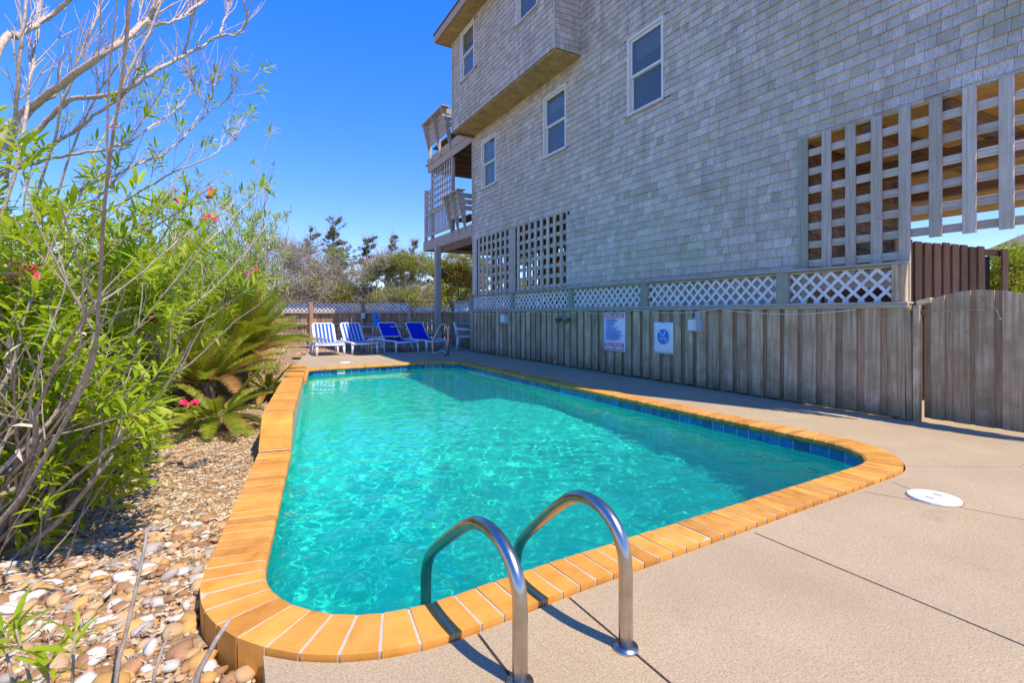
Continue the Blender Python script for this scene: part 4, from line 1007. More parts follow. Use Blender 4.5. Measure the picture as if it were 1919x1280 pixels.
m_ = MB(); m_.tube([tb_ + Vector((.0, 0, .752)), tb_ + Vector((0, 0, .80)), tb_ + Vector((.01, 0, .95)), tb_ + Vector((-.02, 0, 1.0))], .17, .10, n=9); m_.build('folded_base', M['bluecloth'], bt)
m_ = MB(); m_.tube([tb_ + Vector((-.03, 0, .99)), tb_ + Vector((-.06, 0, 1.06)), tb_ + Vector((-.08, 0, 1.14)), tb_ + Vector((-.05, 0, 1.2))], .10, .05, n=8); m_.build('knotted_top', M['bluecloth'], bt)
# plastic armchair
ch = tag(empty('plastic_armchair', (7.0, 15.6, 0)), 'white plastic armchair at the corner of the board fence', 'armchair'); ch['_local'] = 1
for sx, sy in ((-1, -1), (1, -1), (-1, 1), (1, 1)): m_ = MB(); m_.tube([(sx * .22, sy * .21, .42), (sx * .26, sy * .26, 0)], .035, .024, n=6); m_.build('leg', M['white'], ch, True)
m_ = MB(); m_.box((-.25, -.24, .41), (.25, .25, .44)); m_.build('seat', M['white'], ch)
for k in range(6): m_ = MB(); m_.tube([(-.2 + k * .08, .24, .44), (-.2 + k * .08, .31, .80)], .024, n=5); m_.build('back_slat', M['white'], ch)
m_ = MB(); m_.tube([(-.25, .24, .44), (-.24, .31, .80), (-.12, .335, .86), (.12, .335, .86), (.24, .31, .80), (.25, .24, .44)], .028, n=7); m_.build('back_frame', M['white'], ch, True)
for sx in (-1, 1): m_ = MB(); m_.tube([(sx * .25, .27, .68), (sx * .29, .1, .66), (sx * .29, -.2, .65), (sx * .26, -.24, .42)], .028, n=7); m_.build('arm', M['white'], ch, True)
cp = da(16.0, -1.50); ch.location = (cp.x, cp.y, 0); ch.rotation_euler.z = R(62)
el = tag(empty('fence_lamp', da(18.1, -5.4, 1.0)), 'small white lamp box on the post of the back fence', 'lamp'); p = da(18.15, -5.4, .98)
m_ = MB(); m_.box((p.x - .06, p.y - .06, .98), (p.x + .06, p.y + .04, 1.17)); m_.build('lamp_box', M['white'], el); m_ = MB(); m_.box((p.x - .07, p.y - .07, 1.172), (p.x + .07, p.y + .05, 1.19)); m_.build('lamp_cap', M['greybox'], el)

# ------------------------------------------------------------------ gravel bed
left_edge = lambda y: 0.01 + (y - 1.82) * (1.33 - 0.01) / (11.03 - 1.82) - CW - .02
gb = MB()
nxg, nyg = 170, 240
gx = np.linspace(-5, 7.0, nxg); gy = np.linspace(-1.5, 20.5, nyg)
GV = [(x, y, -0.095 + 0.022 * noise.noise((x * 1.1, y * 1.1, 0)) + .012 * noise.noise((x * 4, y * 4, 3))) for y in gy for x in gx]
def bed_ok(x, y):
    if x < -5 or y < -1.5: return False
    if y < 2.3 and x > 0.30: return False
    if 1.5 < y < 11.9: return x < left_edge(y) + 0.16
    return x < 1.4 or y > 15.2
GF = []
for j in range(nyg - 1):
    for i in range(nxg - 1):
        if all(bed_ok(gx[i + p_], gy[j + q_]) for p_ in (0, 1) for q_ in (0, 1)): GF.append((j * nxg + i, j * nxg + i + 1, (j + 1) * nxg + i + 1, (j + 1) * nxg + i))
tag(link('gravel_bed', mesh('gravel_bed', GV, GF), None, M['soil'], smooth=True), kind='structure')
bmI = bmesh.new(); bmesh.ops.create_icosphere(bmI, subdivisions=1, radius=1); icoV = np.array([v.co[:] for v in bmI.verts]); icoF = np.array([[v.index for v in f.verts] for f in bmI.faces]); bmI.free()
bmI = bmesh.new(); bmesh.ops.create_icosphere(bmI, subdivisions=2, radius=1); ico2V = np.array([v.co[:] for v in bmI.verts]); ico2F = np.array([[v.index for v in f.verts] for f in bmI.faces]); bmI.free()
def gz(x, y): return -0.095 + 0.022 * noise.noise((x * 1.1, y * 1.1, 0)) + .012 * noise.noise((x * 4, y * 4, 3))
def rand_rot(): 
    q_ = rng.normal(size=4); q_ /= np.linalg.norm(q_); w, x, y, z = q_
    return np.array([[1 - 2 * (y * y + z * z), 2 * (x * y - z * w), 2 * (x * z + y * w)], [2 * (x * y + z * w), 1 - 2 * (x * x + z * z), 2 * (y * z - x * w)], [2 * (x * z - y * w), 2 * (y * z + x * w), 1 - 2 * (x * x + y * y)]])
copo = [Vector((p.x, p.y)) for p in offset_poly(CW + .012)[::4]]
pts = []
def scatter(n, xr, yr, smin, smax, grow=0.0):
    for _ in range(n):
        x = rng.uniform(*xr); y = rng.uniform(*yr)
        if x > left_edge(y) - .01 and 2.6 < y < 11.9: continue
        if (y <= 1.95 and x > 0.06) or (x > -.4 and y < 2.7) and in_poly(np.array([x]), np.array([y]), copo)[0]: continue
        if y >= 11.9 and not (x < 1.15 or y > 15.9): continue
        s_ = smin + (smax - smin) * rng.beta(1.4, 3.2); pts.append((x, y, s_))
scatter(2500, (-2.2, .25), (.9, 3.6), .015, .062); scatter(9000, (-2.2, .25), (1.0, 3.6), .008, .024)
scatter(8000, (-1.8, .45), (3.2, 6.2), .007, .022); scatter(350, (-1.8, .3), (3.2, 5.0), .018, .038)
scatter(3200, (-1.2, 1.2), (6.0, 12.5), .012, .030); scatter(1500, (-.5, 1.6), (11.8, 20), .02, .05); scatter(700, (1.4, 7), (15.8, 17.8), .02, .045)
# the 290 stones that show largest
vis = []
for k, (x, y, s_) in enumerate(pts):
    v = visible_px(Vector((x, y, -.09)))
    vis.append((s_ / v[2] if v and -10 < v[0] < 560 and 700 < v[1] < 1290 else 0, k))
vis.sort(reverse=True); topk = {k for _, k in vis[:290]}
SV = []; SF = []; off = 0; names = list(STONES); wts = [.28, .14, .34, .08, .16]
smesh = []
for k in range(10):
    V = ico2V * np.array([1.0, rng.uniform(.6, .9), rng.uniform(.38, .6)]); sd = rng.uniform(0, 50)
    V = np.array([v * (1 + .42 * noise.noise((v[0] * 1.1 + sd, v[1] * 1.1, v[2] * 1.1)) + .16 * noise.noise((v[0] * 3 + sd, v[1] * 3, v[2] * 3))) for v in V]); smesh.append(V)
cache = {}
for k, (x, y, s_) in enumerate(pts):
    if k in topk:
        cn = random.choices(names, wts)[0]; sh_ = random.randrange(10)
        if (sh_, cn) not in cache:
            me = mesh('river_stone', smesh[sh_].tolist(), ico2F.tolist()); me.materials.append(STONES[cn]); me.polygons.foreach_set('use_smooth', [True] * len(me.polygons)); cache[(sh_, cn)] = me
        o = bpy.data.objects.new('river_stone', cache[(sh_, cn)]); COL.objects.link(o)
        o.location = (x, y, gz(x, y) + s_ * .30); o.scale = (s_, s_, s_); o.rotation_euler = (random.uniform(-.35, .35), random.uniform(-.35, .35), random.uniform(0, 6.28))
        big_ = 'large' if s_ > .036 else ('fist sized' if s_ > .027 else 'small')
        zone = 'against the brick coping' if x > left_edge(max(y, 1.9)) - .32 else ('in the foreground corner of the gravel' if y < 1.75 else ('under the oleander branches' if x < -.95 else ('in the open middle of the gravel' if y < 2.6 else 'in the finer gravel behind')))
        tag(o, '%s %s river stone lying %s' % (big_, cn, zone), 'stone', '%s %s river stones %s' % (big_, cn, zone))
    else:
        V = icoV * np.array([1.0, rng.uniform(.6, 1), rng.uniform(.4, .7)]) * s_ * (1 + .18 * rng.normal(size=(12, 1)))
        a = rng.uniform(0, 6.28); t = rng.uniform(-.4, .4); V = V @ np.array([[1, 0, 0], [0, math.cos(t), -math.sin(t)], [0, math.sin(t), math.cos(t)]]) @ np.array([[math.cos(a), -math.sin(a), 0], [math.sin(a), math.cos(a), 0], [0, 0, 1]])
        SV.append(V + np.array([x, y, gz(x, y) + s_ * .25])); SF.append(icoF + off); off += 12
o = tag(link('gravel', mesh('gravel', np.concatenate(SV).tolist(), np.concatenate(SF).tolist()), None, M['gravel'], smooth=True), kind='stuff')
# dry needles and straw
lt = MB()
for _ in range(9000):
    x = rng.uniform(-2.4, .35); y = rng.uniform(1.0, 8.5)
    if x > left_edge(max(y, 2.0)) or (y < 2.2 and x > -.2): continue
    a = rng.uniform(0, 6.28); L = rng.uniform(.03, .12); z = gz(x, y) + rng.uniform(.005, .035); d_ = Vector((math.cos(a), math.sin(a), rng.uniform(-.15, .15))) * L; w_ = Vector((-math.sin(a), math.cos(a), 0)) * rng.uniform(.001, .0028)
    b_ = Vector((x, y, z)); lt.add([b_ - w_, b_ + w_, b_ + d_ * .6 + w_ + Vector((0, 0, .006)), b_ + d_], [(0, 1, 2, 3)])
for _ in range(900):
    x = rng.uniform(-2.2, .3); y = rng.uniform(1.0, 8.0)
    if x > left_edge(max(y, 2.0)) or (y < 2.2 and x > -.2): continue
    V, F = random.choice([((0, 0, 0), (.3, .16, .05), (1, 0, .1), (.35, -.15, .04)), ((0, 0, 0), (.4, .12, .1), (1, .1, .02), (.4, -.13, .02))]), [(0, 1, 2), (0, 2, 3)]
    a = rng.uniform(0, 6.28); L = rng.uniform(.03, .085); z = gz(x, y) + rng.uniform(.015, .04); lt.add([(x + L * (p[0] * math.cos(a) - p[1] * math.sin(a)), y + L * (p[0] * math.sin(a) + p[1] * math.cos(a)), z + L * p[2]) for p in V], F)
tag(lt.build('dry_leaf_litter', M['pale_leaf']), kind='stuff')

# ------------------------------------------------------------------ plants
UPV = Vector((0, 0, 1))
def leaf_geo(L, w, curl=0.15):
    V = [(0, 0, 0), (-w * .5, L * .35, .12 * w), (w * .5, L * .35, .12 * w), (0, L * .38, -curl * L * .1), (-w * .42, L * .7, .1 * w - curl * L * .35), (w * .42, L * .7, .1 * w - curl * L * .35), (0, L * .72, -curl * L * .4), (0, L, -curl * L)]
    F = [(0, 3, 1), (0, 2, 3), (1, 3, 6, 4), (3, 2, 5, 6), (4, 6, 7), (6, 5, 7)]
    return V, F
LEAFG = [leaf_geo(1.0, w, c) for w, c in ((.17, .1), (.21, .25), (.15, .4), (.18, .02))]
def leaf_mtx(p, d, s_, roll=None):
    d = d.normalized(); x = d.cross(UPV); x = x.normalized() if x.length > .05 else Vector((1, 0, 0)); z = x.cross(d)
    r_ = random.uniform(-.7, .7) if roll is None else roll; c_, s2 = math.cos(r_), math.sin(r_); x, z = x * c_ + z * s2, z * c_ - x * s2
    m = Matrix.Identity(4)
    for i in range(3): m[i][0] = x[i] * s_; m[i][1] = d[i] * s_; m[i][2] = z[i] * s_; m[i][3] = p[i]
    return m
class Shrub:
    def __init__(s, name, base, label, cat='shrub', group=None):
        s.root = tag(empty(name, base), label, cat, group); s.big = []; s.tw = MB(); s.leaves = []; s.flowers = []; s.dry = []
    def branch(s, pts, r0, r1, mat='bark', big=True):
        if big:
            m_ = MB(); m_.tube(pts, r0, r1, n=7); m_.build('branch', M[mat], s.root, True)
        else: s.tw.tube(pts, r0, r1, n=4, cap=False)
    def whorl(s, tip, d, n_nodes, size, dens=3):
        d = d.normalized(); o_ = d.orthogonal().normalized(); b = d.cross(o_)
        for k in range(n_nodes):
            p = tip - d * (k * .028 * random.uniform(.7, 1.4)); ph = random.uniform(0, 6.28)
            for j in range(dens):
                a = ph + 2.094 * j + random.uniform(-.3, .3); lift_ = random.uniform(.35, 1.0) if k else random.uniform(.8, 1.6)
                dd = (o_ * math.cos(a) + b * math.sin(a) + d * lift_); s.leaves.append((p, dd, size * random.uniform(.65, 1.2)))
    def flower(s, p, r):
        for k in range(random.randint(4, 6)):
            m_ = MB(); c = p + Vector((random.uniform(-1, 1), random.uniform(-1, 1), random.uniform(-.6, .8))) * r; tl = Vector((random.gauss(0, .5), random.gauss(0, .5) - .6, .7)).normalized(); ux = tl.orthogonal().normalized(); uy = tl.cross(ux)
            for j in range(5):
                a = 1.2566 * j; q_ = ux * math.cos(a) + uy * math.sin(a) + tl * .35; t = uy * math.cos(a) - ux * math.sin(a); w = r * .5
                m_.add([c, c + q_ * w * .6 - t * w * .45, c + q_ * w * 1.1, c + q_ * w * .6 + t * w * .45], [(0, 1, 2, 3)])
            m_.build('flower', M['petal'], s.root)
    def finish(s, nbig=280, leaf='leaf', twig='bark'):
        if s.tw.V: tag(s.tw.build('twig', M[twig], s.root, True), kind='stuff')
        if s.root.name.split('.')[0] != 'oleander_shoot': s.leaves = [q_ for q_ in s.leaves if q_[0].x * SN + q_[0].y * CS > 2.25]
        lv = sorted(s.leaves, key=lambda q_: (q_[0] - camp).length / q_[2]); ms = []
        def inframe(q_):
            v = visible_px(q_[0]); return v and -20 < v[0] < 1940 and -20 < v[1] < 1300
        a = [q_ for q_ in lv if inframe(q_)][:nbig]; ida = {id(q_) for q_ in a}
        for V, F in LEAFG:
            me = mesh('leaf', V, F); me.materials.append(M[leaf]); me.polygons.foreach_set('use_smooth', [True] * len(F)); ms.append(me)
        inv = s.root.matrix_basis.inverted()
        for p, d, sz in a:
            o = bpy.data.objects.new('leaf', random.choice(ms)); COL.objects.link(o); o.parent = s.root; o.matrix_parent_inverse = inv; o.matrix_basis = leaf_mtx(p, d, sz)
        fo = MB()
        for q_ in lv:
            if id(q_) in ida: continue
            V, F = random.choice(LEAFG); m = leaf_mtx(*q_); fo.add([m @ Vector(v) for v in V], F)
        if fo.V: tag(fo.build('foliage', M[leaf], s.root, True), kind='stuff')
        if s.dry:
            fo = MB()
            for q_ in s.dry:
                V, F = random.choice(LEAFG); m = leaf_mtx(*q_); fo.add([m @ Vector(v) for v in V], F)
            tag(fo.build('dry_leaf', M['pale_leaf'], s.root, True), kind='stuff')
def wander(p, d, L, step, jit, up):
    pts = [p.copy()]; d = d.normalized(); n = max(2, int(L / step))
    for k in range(n):
        d = (d + Vector((random.gauss(0, jit), random.gauss(0, jit), random.gauss(0, jit) + up))).normalized(); p = p + d * (L / n); pts.append(p.copy())
    return pts, d
LEAN = RGT * 0.75 - FWD * 0.10
def grow(s, p, d, L, r, lvl, leafy, size, maxz=9.0, keep=None):
    pts, de = wander(p, d, L, .11, .075, .02)
    if keep and not keep(pts[-1]):
        return
    s.branch(pts, r, r * .55, 'bark', lvl == 0)
    if lvl >= 2 or L < .22:
        if random.random() < .22: s.dry.append((pts[-2], de + Vector((random.gauss(0, .7), random.gauss(0, .7), random.gauss(-.5, .4))), size * random.uniform(.7, 1.1)))
        if random.random() < leafy: s.whorl(pts[-1], de, random.randint(5, 10), size)
        elif random.random() < .35:
            for _ in range(4): s.dry.append((pts[-1], de + Vector((random.gauss(0, .6), random.gauss(0, .6), random.gauss(0, .5))), size * .6))
        return
    nb = random.randint(3, 5) if lvl == 0 else random.randint(2, 4)
    for k in range(nb):
        t = random.uniform(.35, 1.0) if k else 1.0; i = min(len(pts) - 1, int(t * (len(pts) - 1))); dd = (pts[i] - pts[i - 1]).normalized()
        nd = (dd + Vector((random.gauss(0, .42), random.gauss(0, .42), random.gauss(.1, .3)))).normalized()
        grow(s, pts[i], nd, L * random.uniform(.42, .68), r * .55, lvl + 1, leafy, size, maxz, keep)
def leafy_shrub(name, label, center, spread, nst, hgt, leafy, size, lean=0.75, keep=None, nbig=270, flowers=()):
    s = Shrub(name, Vector((center[0], center[1], -.09)), label, 'shrub', 'oleander shrubs along the left fence')
    for k in range(nst):
        a = random.uniform(0, 6.28); rr_ = random.uniform(0, 1) ** .5 * spread; p = Vector((center[0] + rr_ * math.cos(a), center[1] + rr_ * math.sin(a), -.1))
        d = Vector((random.gauss(0, .28), random.gauss(0, .28), 1.0)) + LEAN * random.uniform(.1, lean)
        grow(s, p, d, hgt * random.uniform(.35, .75), random.uniform(.010, .018), 0, leafy, size, keep=keep)
    for k in range(85):
        a = random.uniform(0, 6.28); rr_ = spread * random.uniform(.5, 1.25); p = Vector((center[0] + rr_ * math.cos(a), center[1] + rr_ * math.sin(a), -.1))
        q_, de = wander(p, Vector((random.gauss(0, .35), random.gauss(0, .35), 1)) + LEAN * .4, random.uniform(.25, .85), .1, .06, .0)
        if keep and not keep(q_[-1]): continue
        s.branch(q_, .006, .003, 'bark', False); s.whorl(q_[-1], de, random.randint(5, 9), size)
    for (x, y, d_) in flowers: p = at(x, y, d_); s.flower(p, .052); q_ = Vector((center[0], center[1], .3)); s.branch([q_, q_.lerp(p, .6) + Vector((0, 0, .05)), p], .006, .003, 'bark', False); s.whorl(p - UPV * .03, p - q_, 2, .12)
    s.finish(nbig); return s
def limit(xmax):
    def f(p):
        v = visible_px(p)
        if not v: return True
        return v[0] < xmax(v[1])
    return f
k1 = limit(lambda y: 300 if y > 700 else (340 if y > 480 else 400))
leafy_shrub('oleander_shrub', 'nearest oleander shrub with long bright green leaves beside the gravel', (-1.28, 3.65), .55, 46, 1.75, .93, .125, .8, k1, 290, ((45, 512, 2.5), (20, 525, 2.6)))
leafy_shrub('oleander_shrub', 'leafy oleander with pink blossoms leaning towards the sago palms', (-1.15, 5.2), .6, 46, 1.9, .92, .125, .9, k1, 290, ((358, 758, 3.9), (345, 372, 3.9), (398, 362, 4.2), (281, 602, 3.3)))
leafy_shrub('oleander_shrub', 'oleander clump behind the sago palm in front of left fence', (-1.0, 8.0), .7, 36, 1.9, .88, .13, .7, limit(lambda y: 440), 200, ((396, 412, 4.6), (470, 512, 6.4)))
leafy_shrub('oleander_shrub', 'sparse twiggy oleander farthest along the left fence', (-.35, 11.4), .9, 40, 3.3, .5, .13, .5, limit(lambda y: 545), 120, ())
leafy_shrub('oleander_shrub', 'tall thin oleander with bare tips rising behind the large sago palm', (-.55, 9.8), .7, 40, 3.1, .5, .13, .7, limit(lambda y: 520), 150, ())
# tall bare limbs
br = Shrub('bare_oleander', Vector((-1.9, 3.0, -.09)), 'tall half dead oleander with pale bare branches arching across the sky', 'shrub')
TR_ = [([(-60, 300), (0, 82), (33, 66), (66, 46), (95, 28), (125, 5), (150, -30)], 3.0, .022, .012), ([(-80, 420), (0, 262), (33, 223), (66, 194), (108, 164), (164, 121), (203, 95), (243, 66), (279, 30), (298, 0), (310, -40)], 3.2, .030, .013),
       ([(-60, 380), (-10, 300), (60, 205), (98, 178), (138, 142), (184, 102), (230, 78), (262, 50), (285, 20), (292, -10)], 3.35, .022, .010),
       ([(-70, 360), (0, 285), (50, 262), (98, 215), (136, 185), (197, 180), (246, 161), (295, 128), (341, 105), (377, 85), (413, 66), (443, 62), (463, 36), (456, 0)], 3.5, .022, .007),
       ([(413, 66), (422, 30), (430, 0), (432, -20)], 3.5, .009, .006), ([(341, 105), (354, 66), (364, 20), (367, -12)], 3.5, .008, .005), ([(282, 46), (305, 43), (328, 39), (354, 20), (382, 0), (400, -15)], 3.2, .010, .007),
       ([(-60, 335), (0, 325), (66, 305), (131, 289), (197, 279), (246, 262), (279, 240), (315, 217), (345, 190)], 3.7, .014, .005), ([(-40, 360), (33, 308), (98, 272), (148, 240), (184, 210), (226, 184), (250, 150), (262, 110)], 3.6, .016, .006),
       ([(60, 420), (164, 348), (213, 328), (262, 305), (312, 285), (354, 246), (390, 210), (427, 184), (436, 154)], 3.9, .012, .004), ([(150, 420), (262, 361), (308, 331), (344, 315), (390, 295), (423, 272), (437, 255)], 4.1, .010, .004),
       ([(10, 340), (25, 240), (36, 131), (49, 0), (52, -20)], 3.1, .012, .008), ([(30, 330), (49, 203), (60, 120), (72, 49), (76, -10)], 3.3, .011, .007), ([(90, 300), (120, 190), (150, 100), (185, 20), (190, -20)], 3.5, .010, .006),
       ([(130, 290), (175, 190), (215, 130), (255, 60), (268, -10)], 3.8, .009, .005), ([(170, 300), (215, 220), (250, 170), (268, 100), (275, 50)], 3.9, .008, .004), ([(200, 310), (250, 250), (290, 190), (310, 150)], 4.0, .007, .003), ([(390, 210), (372, 180), (355, 140)], 3.9, .006, .003), ([(354, 246), (395, 180), (400, 150)], 3.9, .006, .003),
       ([(-30, 900), (30, 700), (70, 560), (120, 450), (175, 380), (215, 340)], 3.3, .016, .006), ([(-40, 800), (60, 640), (160, 520), (250, 450), (330, 400), (400, 345)], 3.6, .013, .005), ([(60, 930), (95, 800), (170, 640), (260, 520), (350, 440), (430, 390)], 3.9, .012, .005), ([(0, 960), (60, 930), (100, 860), (190, 740), (260, 650)], 3.0, .016, .008), ([(40, 960), (130, 800), (230, 690), (330, 600), (420, 520), (500, 420)], 4.5, .012, .004)]
for px_, d0, ra, rb in TR_:
    P = []
    sgn = random.choice((-1, 1))
    for k, (x, y) in enumerate(px_): P.append(at(x, y, d0 + sgn * .25 * math.sin(k * .7 + d0 * 9) + (x / 480.0) * .5))
    C = []
    for i in range(len(P) - 1):
        p0 = P[max(i - 1, 0)]; p1 = P[i]; p2 = P[i + 1]; p3 = P[min(i + 2, len(P) - 1)]
        for k in range(4):
            t = k / 4; C.append(0.5 * ((2 * p1) + (p2 - p0) * t + (2 * p0 - 5 * p1 + 4 * p2 - p3) * t * t + (3 * p1 - p0 - 3 * p2 + p3) * t ** 3) + Vector((random.gauss(0, .004), random.gauss(0, .004), random.gauss(0, .004))))
    C.append(P[-1])
    if px_[0][0] > 0 and px_[0][1] > 250 and px_[0] not in ((60, 930), (10, 340)):
        q0 = at(px_[0][0] - 130, 800, d0 + .1); C = [Vector((q0.x - .1, q0.y, -.1)), q0.lerp(C[0], .5) + Vector((-.04, 0, -.03))] + C
    if px_[0][0] <= 0:   # carry the limb down to its root in the bed
        foot = Vector((C[0].x - .5 + random.uniform(-.3, .3), C[0].y - .2, -.1)); C = [foot, foot.lerp(C[0], .55) + Vector((-.12, 0, .1))] + C
    br.branch(C, ra, rb, 'deadbark')
    n = len(C)
    for _ in range(17):
        i = random.randrange(n // 3, n); t = (C[i] - C[i - 1]).normalized()
        nd = (t * .8 + UPV * .5 + Vector((random.gauss(0, .3), random.gauss(0, .3), random.gauss(0, .25))))
        q_, de = wander(C[i], nd, random.uniform(.15, .5), .06, .09, .05); br.branch(q_, min(.005, rb * .7), .0018, 'deadbark', False)
        if random.random() < .5:
            q2, d2 = wander(q_[len(q_) // 2], de + Vector((random.gauss(0, .5), random.gauss(0, .5), .2)), random.uniform(.1, .25), .05, .09, .05); br.branch(q2, .0035, .0018, 'deadbark', False)
        v_ = visible_px(q_[-1])
        if v_ and v_[1] > 120 and random.random() < .35: br.whorl(q_[-1], de, 3, .10)
for x, y, d_ in ((436, 152, 3.95), (398, 158, 3.95), (355, 135, 3.9), (440, 262, 4.2), (395, 262, 4.2), (222, 240, 3.8)):
    p = at(x, y, d_ + .35)
    for _ in range(9): br.dry.append((p, Vector((random.gauss(0, .6), random.gauss(0, .6), random.gauss(.3, .6))), random.uniform(.06, .1)))
for k in range(22):
    p = Vector((-1.35 + random.gauss(0, .45), 4.0 + random.gauss(0, .8), -.1)); d = Vector((random.gauss(0, .22), random.gauss(0, .22), 1.0)) + LEAN * random.uniform(.5, 1.5)
    q_, de = wander(p, d, random.uniform(1.5, 2.9), .12, .045, .0)
    v_ = visible_px(q_[-1])
    if v_ and v_[0] > 430: continue
    br.branch(q_, random.uniform(.008, .013), .0022, random.choice(('deadbark', 'bark', 'deadbark')))
    for j in range(5):
        i = random.randrange(len(q_) // 2, len(q_)); t_, d2 = wander(q_[i], (q_[i] - q_[i - 1]).normalized() + Vector((random.gauss(0, .4), random.gauss(0, .4), .25)), random.uniform(.2, .6), .07, .08, .03); br.branch(t_, .0045, .002, 'deadbark', False)
        if random.random() < .7 and t_[-1].z < 2.3: br.whorl(t_[-1], d2, 5, .12)
br.finish(180, twig='deadbark')
# foreground sprig and sticks
fs = Shrub('oleander_shoot', da(1.5, -1.5, -.09), 'low oleander shoot in the near left corner of the gravel', 'shrub')
for (x0, y0, x1, y1) in ((60, 1330, 30, 1180), (20, 1350, 5, 1190), (110, 1340, 140, 1190), (70, 1340, 90, 1240)):
    p0 = at(x0, y0, 1.42); p1 = at(x1, y1, 1.42); p0.z = min(p0.z, -.05); q_ = [p0, p0.lerp(p1, .5) + Vector((.01, .01, 0)), p1]; fs.branch(q_, .006, .003, 'bark'); fs.whorl(p1, p1 - p0, 3, .115, 3)
fs.finish(60)
for lab, pp, r0 in (('thin upright bare stick nearest the shoot in the gravel', [(205, 1340), (222, 1240), (240, 1170), (258, 1090), (272, 1020), (275, 990)], .007), ('thick broken grey stick leaning towards the brick coping', [(345, 1330), (372, 1260), (405, 1200), (432, 1160)], .010), ('short leaning bare stick between the two taller sticks', [(272, 1330), (290, 1260), (305, 1215), (319, 1183)], .006)):
    q_ = [at(x, y, 1.45 + .03 * k) for k, (x, y) in enumerate(pp)]; q_[0].z = -.10; m_ = MB(); m_.tube(q_, r0, r0 * .6, n=7)
    tag(m_.build('stick', M['bark'], None, True), lab, 'stick', 'bare sticks in the gravel')

# sago palms
def frond(parent, base, az, elev, L, droop, mats, nl=36, wscale=1.0):
    d0 = Vector((math.cos(az) * math.cos(elev), math.sin(az) * math.cos(elev), math.sin(elev))); pts = [Vector(base)]; d = d0.copy(); n = 14
    for k in range(n): d = (d + Vector((0, 0, -droop / n * (0.5 + k / n)))).normalized(); pts.append(pts[-1] + d * (L / n))
    m_ = MB(); m_.tube(pts, .007, .0025, n=4, cap=False, mi=0)
    for k in range(nl):
        t = .14 + .86 * k / nl; f_ = t * n; i = min(n - 1, int(f_)); p = pts[i].lerp(pts[i + 1], f_ - i); td = (pts[i + 1] - pts[i]).normalized()
        side = td.cross(UPV); side = side.normalized() if side.length > .05 else Vector((1, 0, 0)); up = side.cross(td)
        ll = .19 * L * (math.sin(math.pi * min(1, .12 + t * .86)) ** .6 + .25) * random.uniform(.85, 1.1)
        for s_ in (-1, 1):
            ld_ = (side * s_ * .85 + td * .75 + up * .38).normalized(); w = td * (.0046 * wscale * (1 + L)); e1 = p + ld_ * ll * .62; e2 = p + ld_ * ll - UPV * ll * .12
            m_.add([p - w, p + w, e1 + w * .8, e1 - w * .8], [(0, 1, 2, 3)], 0); m_.add([e1 - w * .8, e1 + w * .8, e2], [(0, 1, 2)], 1)
    return m_.build('frond', mats, parent)
def sago(label, c, h, L, n, seed, elev0=(.0, 1.35), dead=.2):
    random.seed(seed); root = tag(empty('sago_palm', (c[0], c[1], -.1)), label, 'palm', 'sago palms by the pool')
    m_ = MB(); m_.tube([(c[0], c[1], -.1), (c[0] + .01, c[1], h * .5), (c[0], c[1], h)], .10, .075, n=10); m_.build('trunk', M['trunk'], root)
    for k in range(n):
        az = k * 2.39996 + random.uniform(-.2, .2); t = k / n; el_ = elev0[1] - (elev0[1] - elev0[0]) * t ** .8 + random.uniform(-.1, .1)
        r_ = random.random(); mats = [M['palm'], M['palm']]
        if t > .85 and r_ < .8 * (dead * 3): mats = [M['palmdead'], M['palmdead']]
        elif r_ < dead + .35: mats = [M['palm'], M['palmtip']]
        elif r_ < dead + .25: mats = [M['palmtip'], M['palmtip']]
        frond(root, (c[0] + .05 * math.cos(az), c[1] + .05 * math.sin(az), h), az, el_, L * random.uniform(.8, 1.1), random.uniform(.3, .8) + .4 * (1 - abs(el_)), mats)
    return root
sago('large sago palm with spiky green and yellowing fronds by the raised coping', (.08, 8.3), .50, 1.18, 60, 3, (.40, 1.48), .5)
sago('second sago palm rising behind the pink blossoms at mid bed', (-.30, 7.2), .30, .85, 34, 5, (.3, 1.4), .35)
sago('small low sago palm with drooping fronds near the pink blossoms', (-.16, 6.15), .06, .62, 22, 8, (-.25, .9), .25)
sago('small orange brown sago palm drying beside the brick coping', (.42, 8.0), .06, .42, 16, 9, (.0, 1.0), .9)
random.seed(21)

# ------------------------------------------------------------------ background trees
def cloud(clumps, n, size, flat=0.5, long_=1.6):
    V = []; F = []
    cl = np.array([c[:3] for c in clumps]); rad = np.array([c[3] for c in clumps]); pr = rad ** 2; pr = pr / pr.sum()
    ch_ = rng.choice(len(clumps), n, p=pr); dirs = rng.normal(size=(n, 3)); dirs /= np.linalg.norm(dirs, axis=1)[:, None]
    rr_ = rng.uniform(.35, 1.0, n) ** .6; P = cl[ch_] + dirs * (rad[ch_] * rr_)[:, None] * np.array([1, 1, .8])
    u = rng.normal(size=(n, 3)); u[:, 2] *= flat; u /= np.linalg.norm(u, axis=1)[:, None]; w = np.cross(u, rng.normal(size=(n, 3))); w /= np.linalg.norm(w, axis=1)[:, None]
    s_ = size * rng.uniform(.5, 1.3, n)[:, None]; a = P - u * s_ * long_ * .5; b = P + u * s_ * long_ * .5
    Vn = np.stack([a, P + w * s_ * .4, b, P - w * s_ * .4], 1).reshape(-1, 3); Fn = np.arange(n * 4).reshape(n, 4)
    return Vn.tolist(), Fn.tolist()
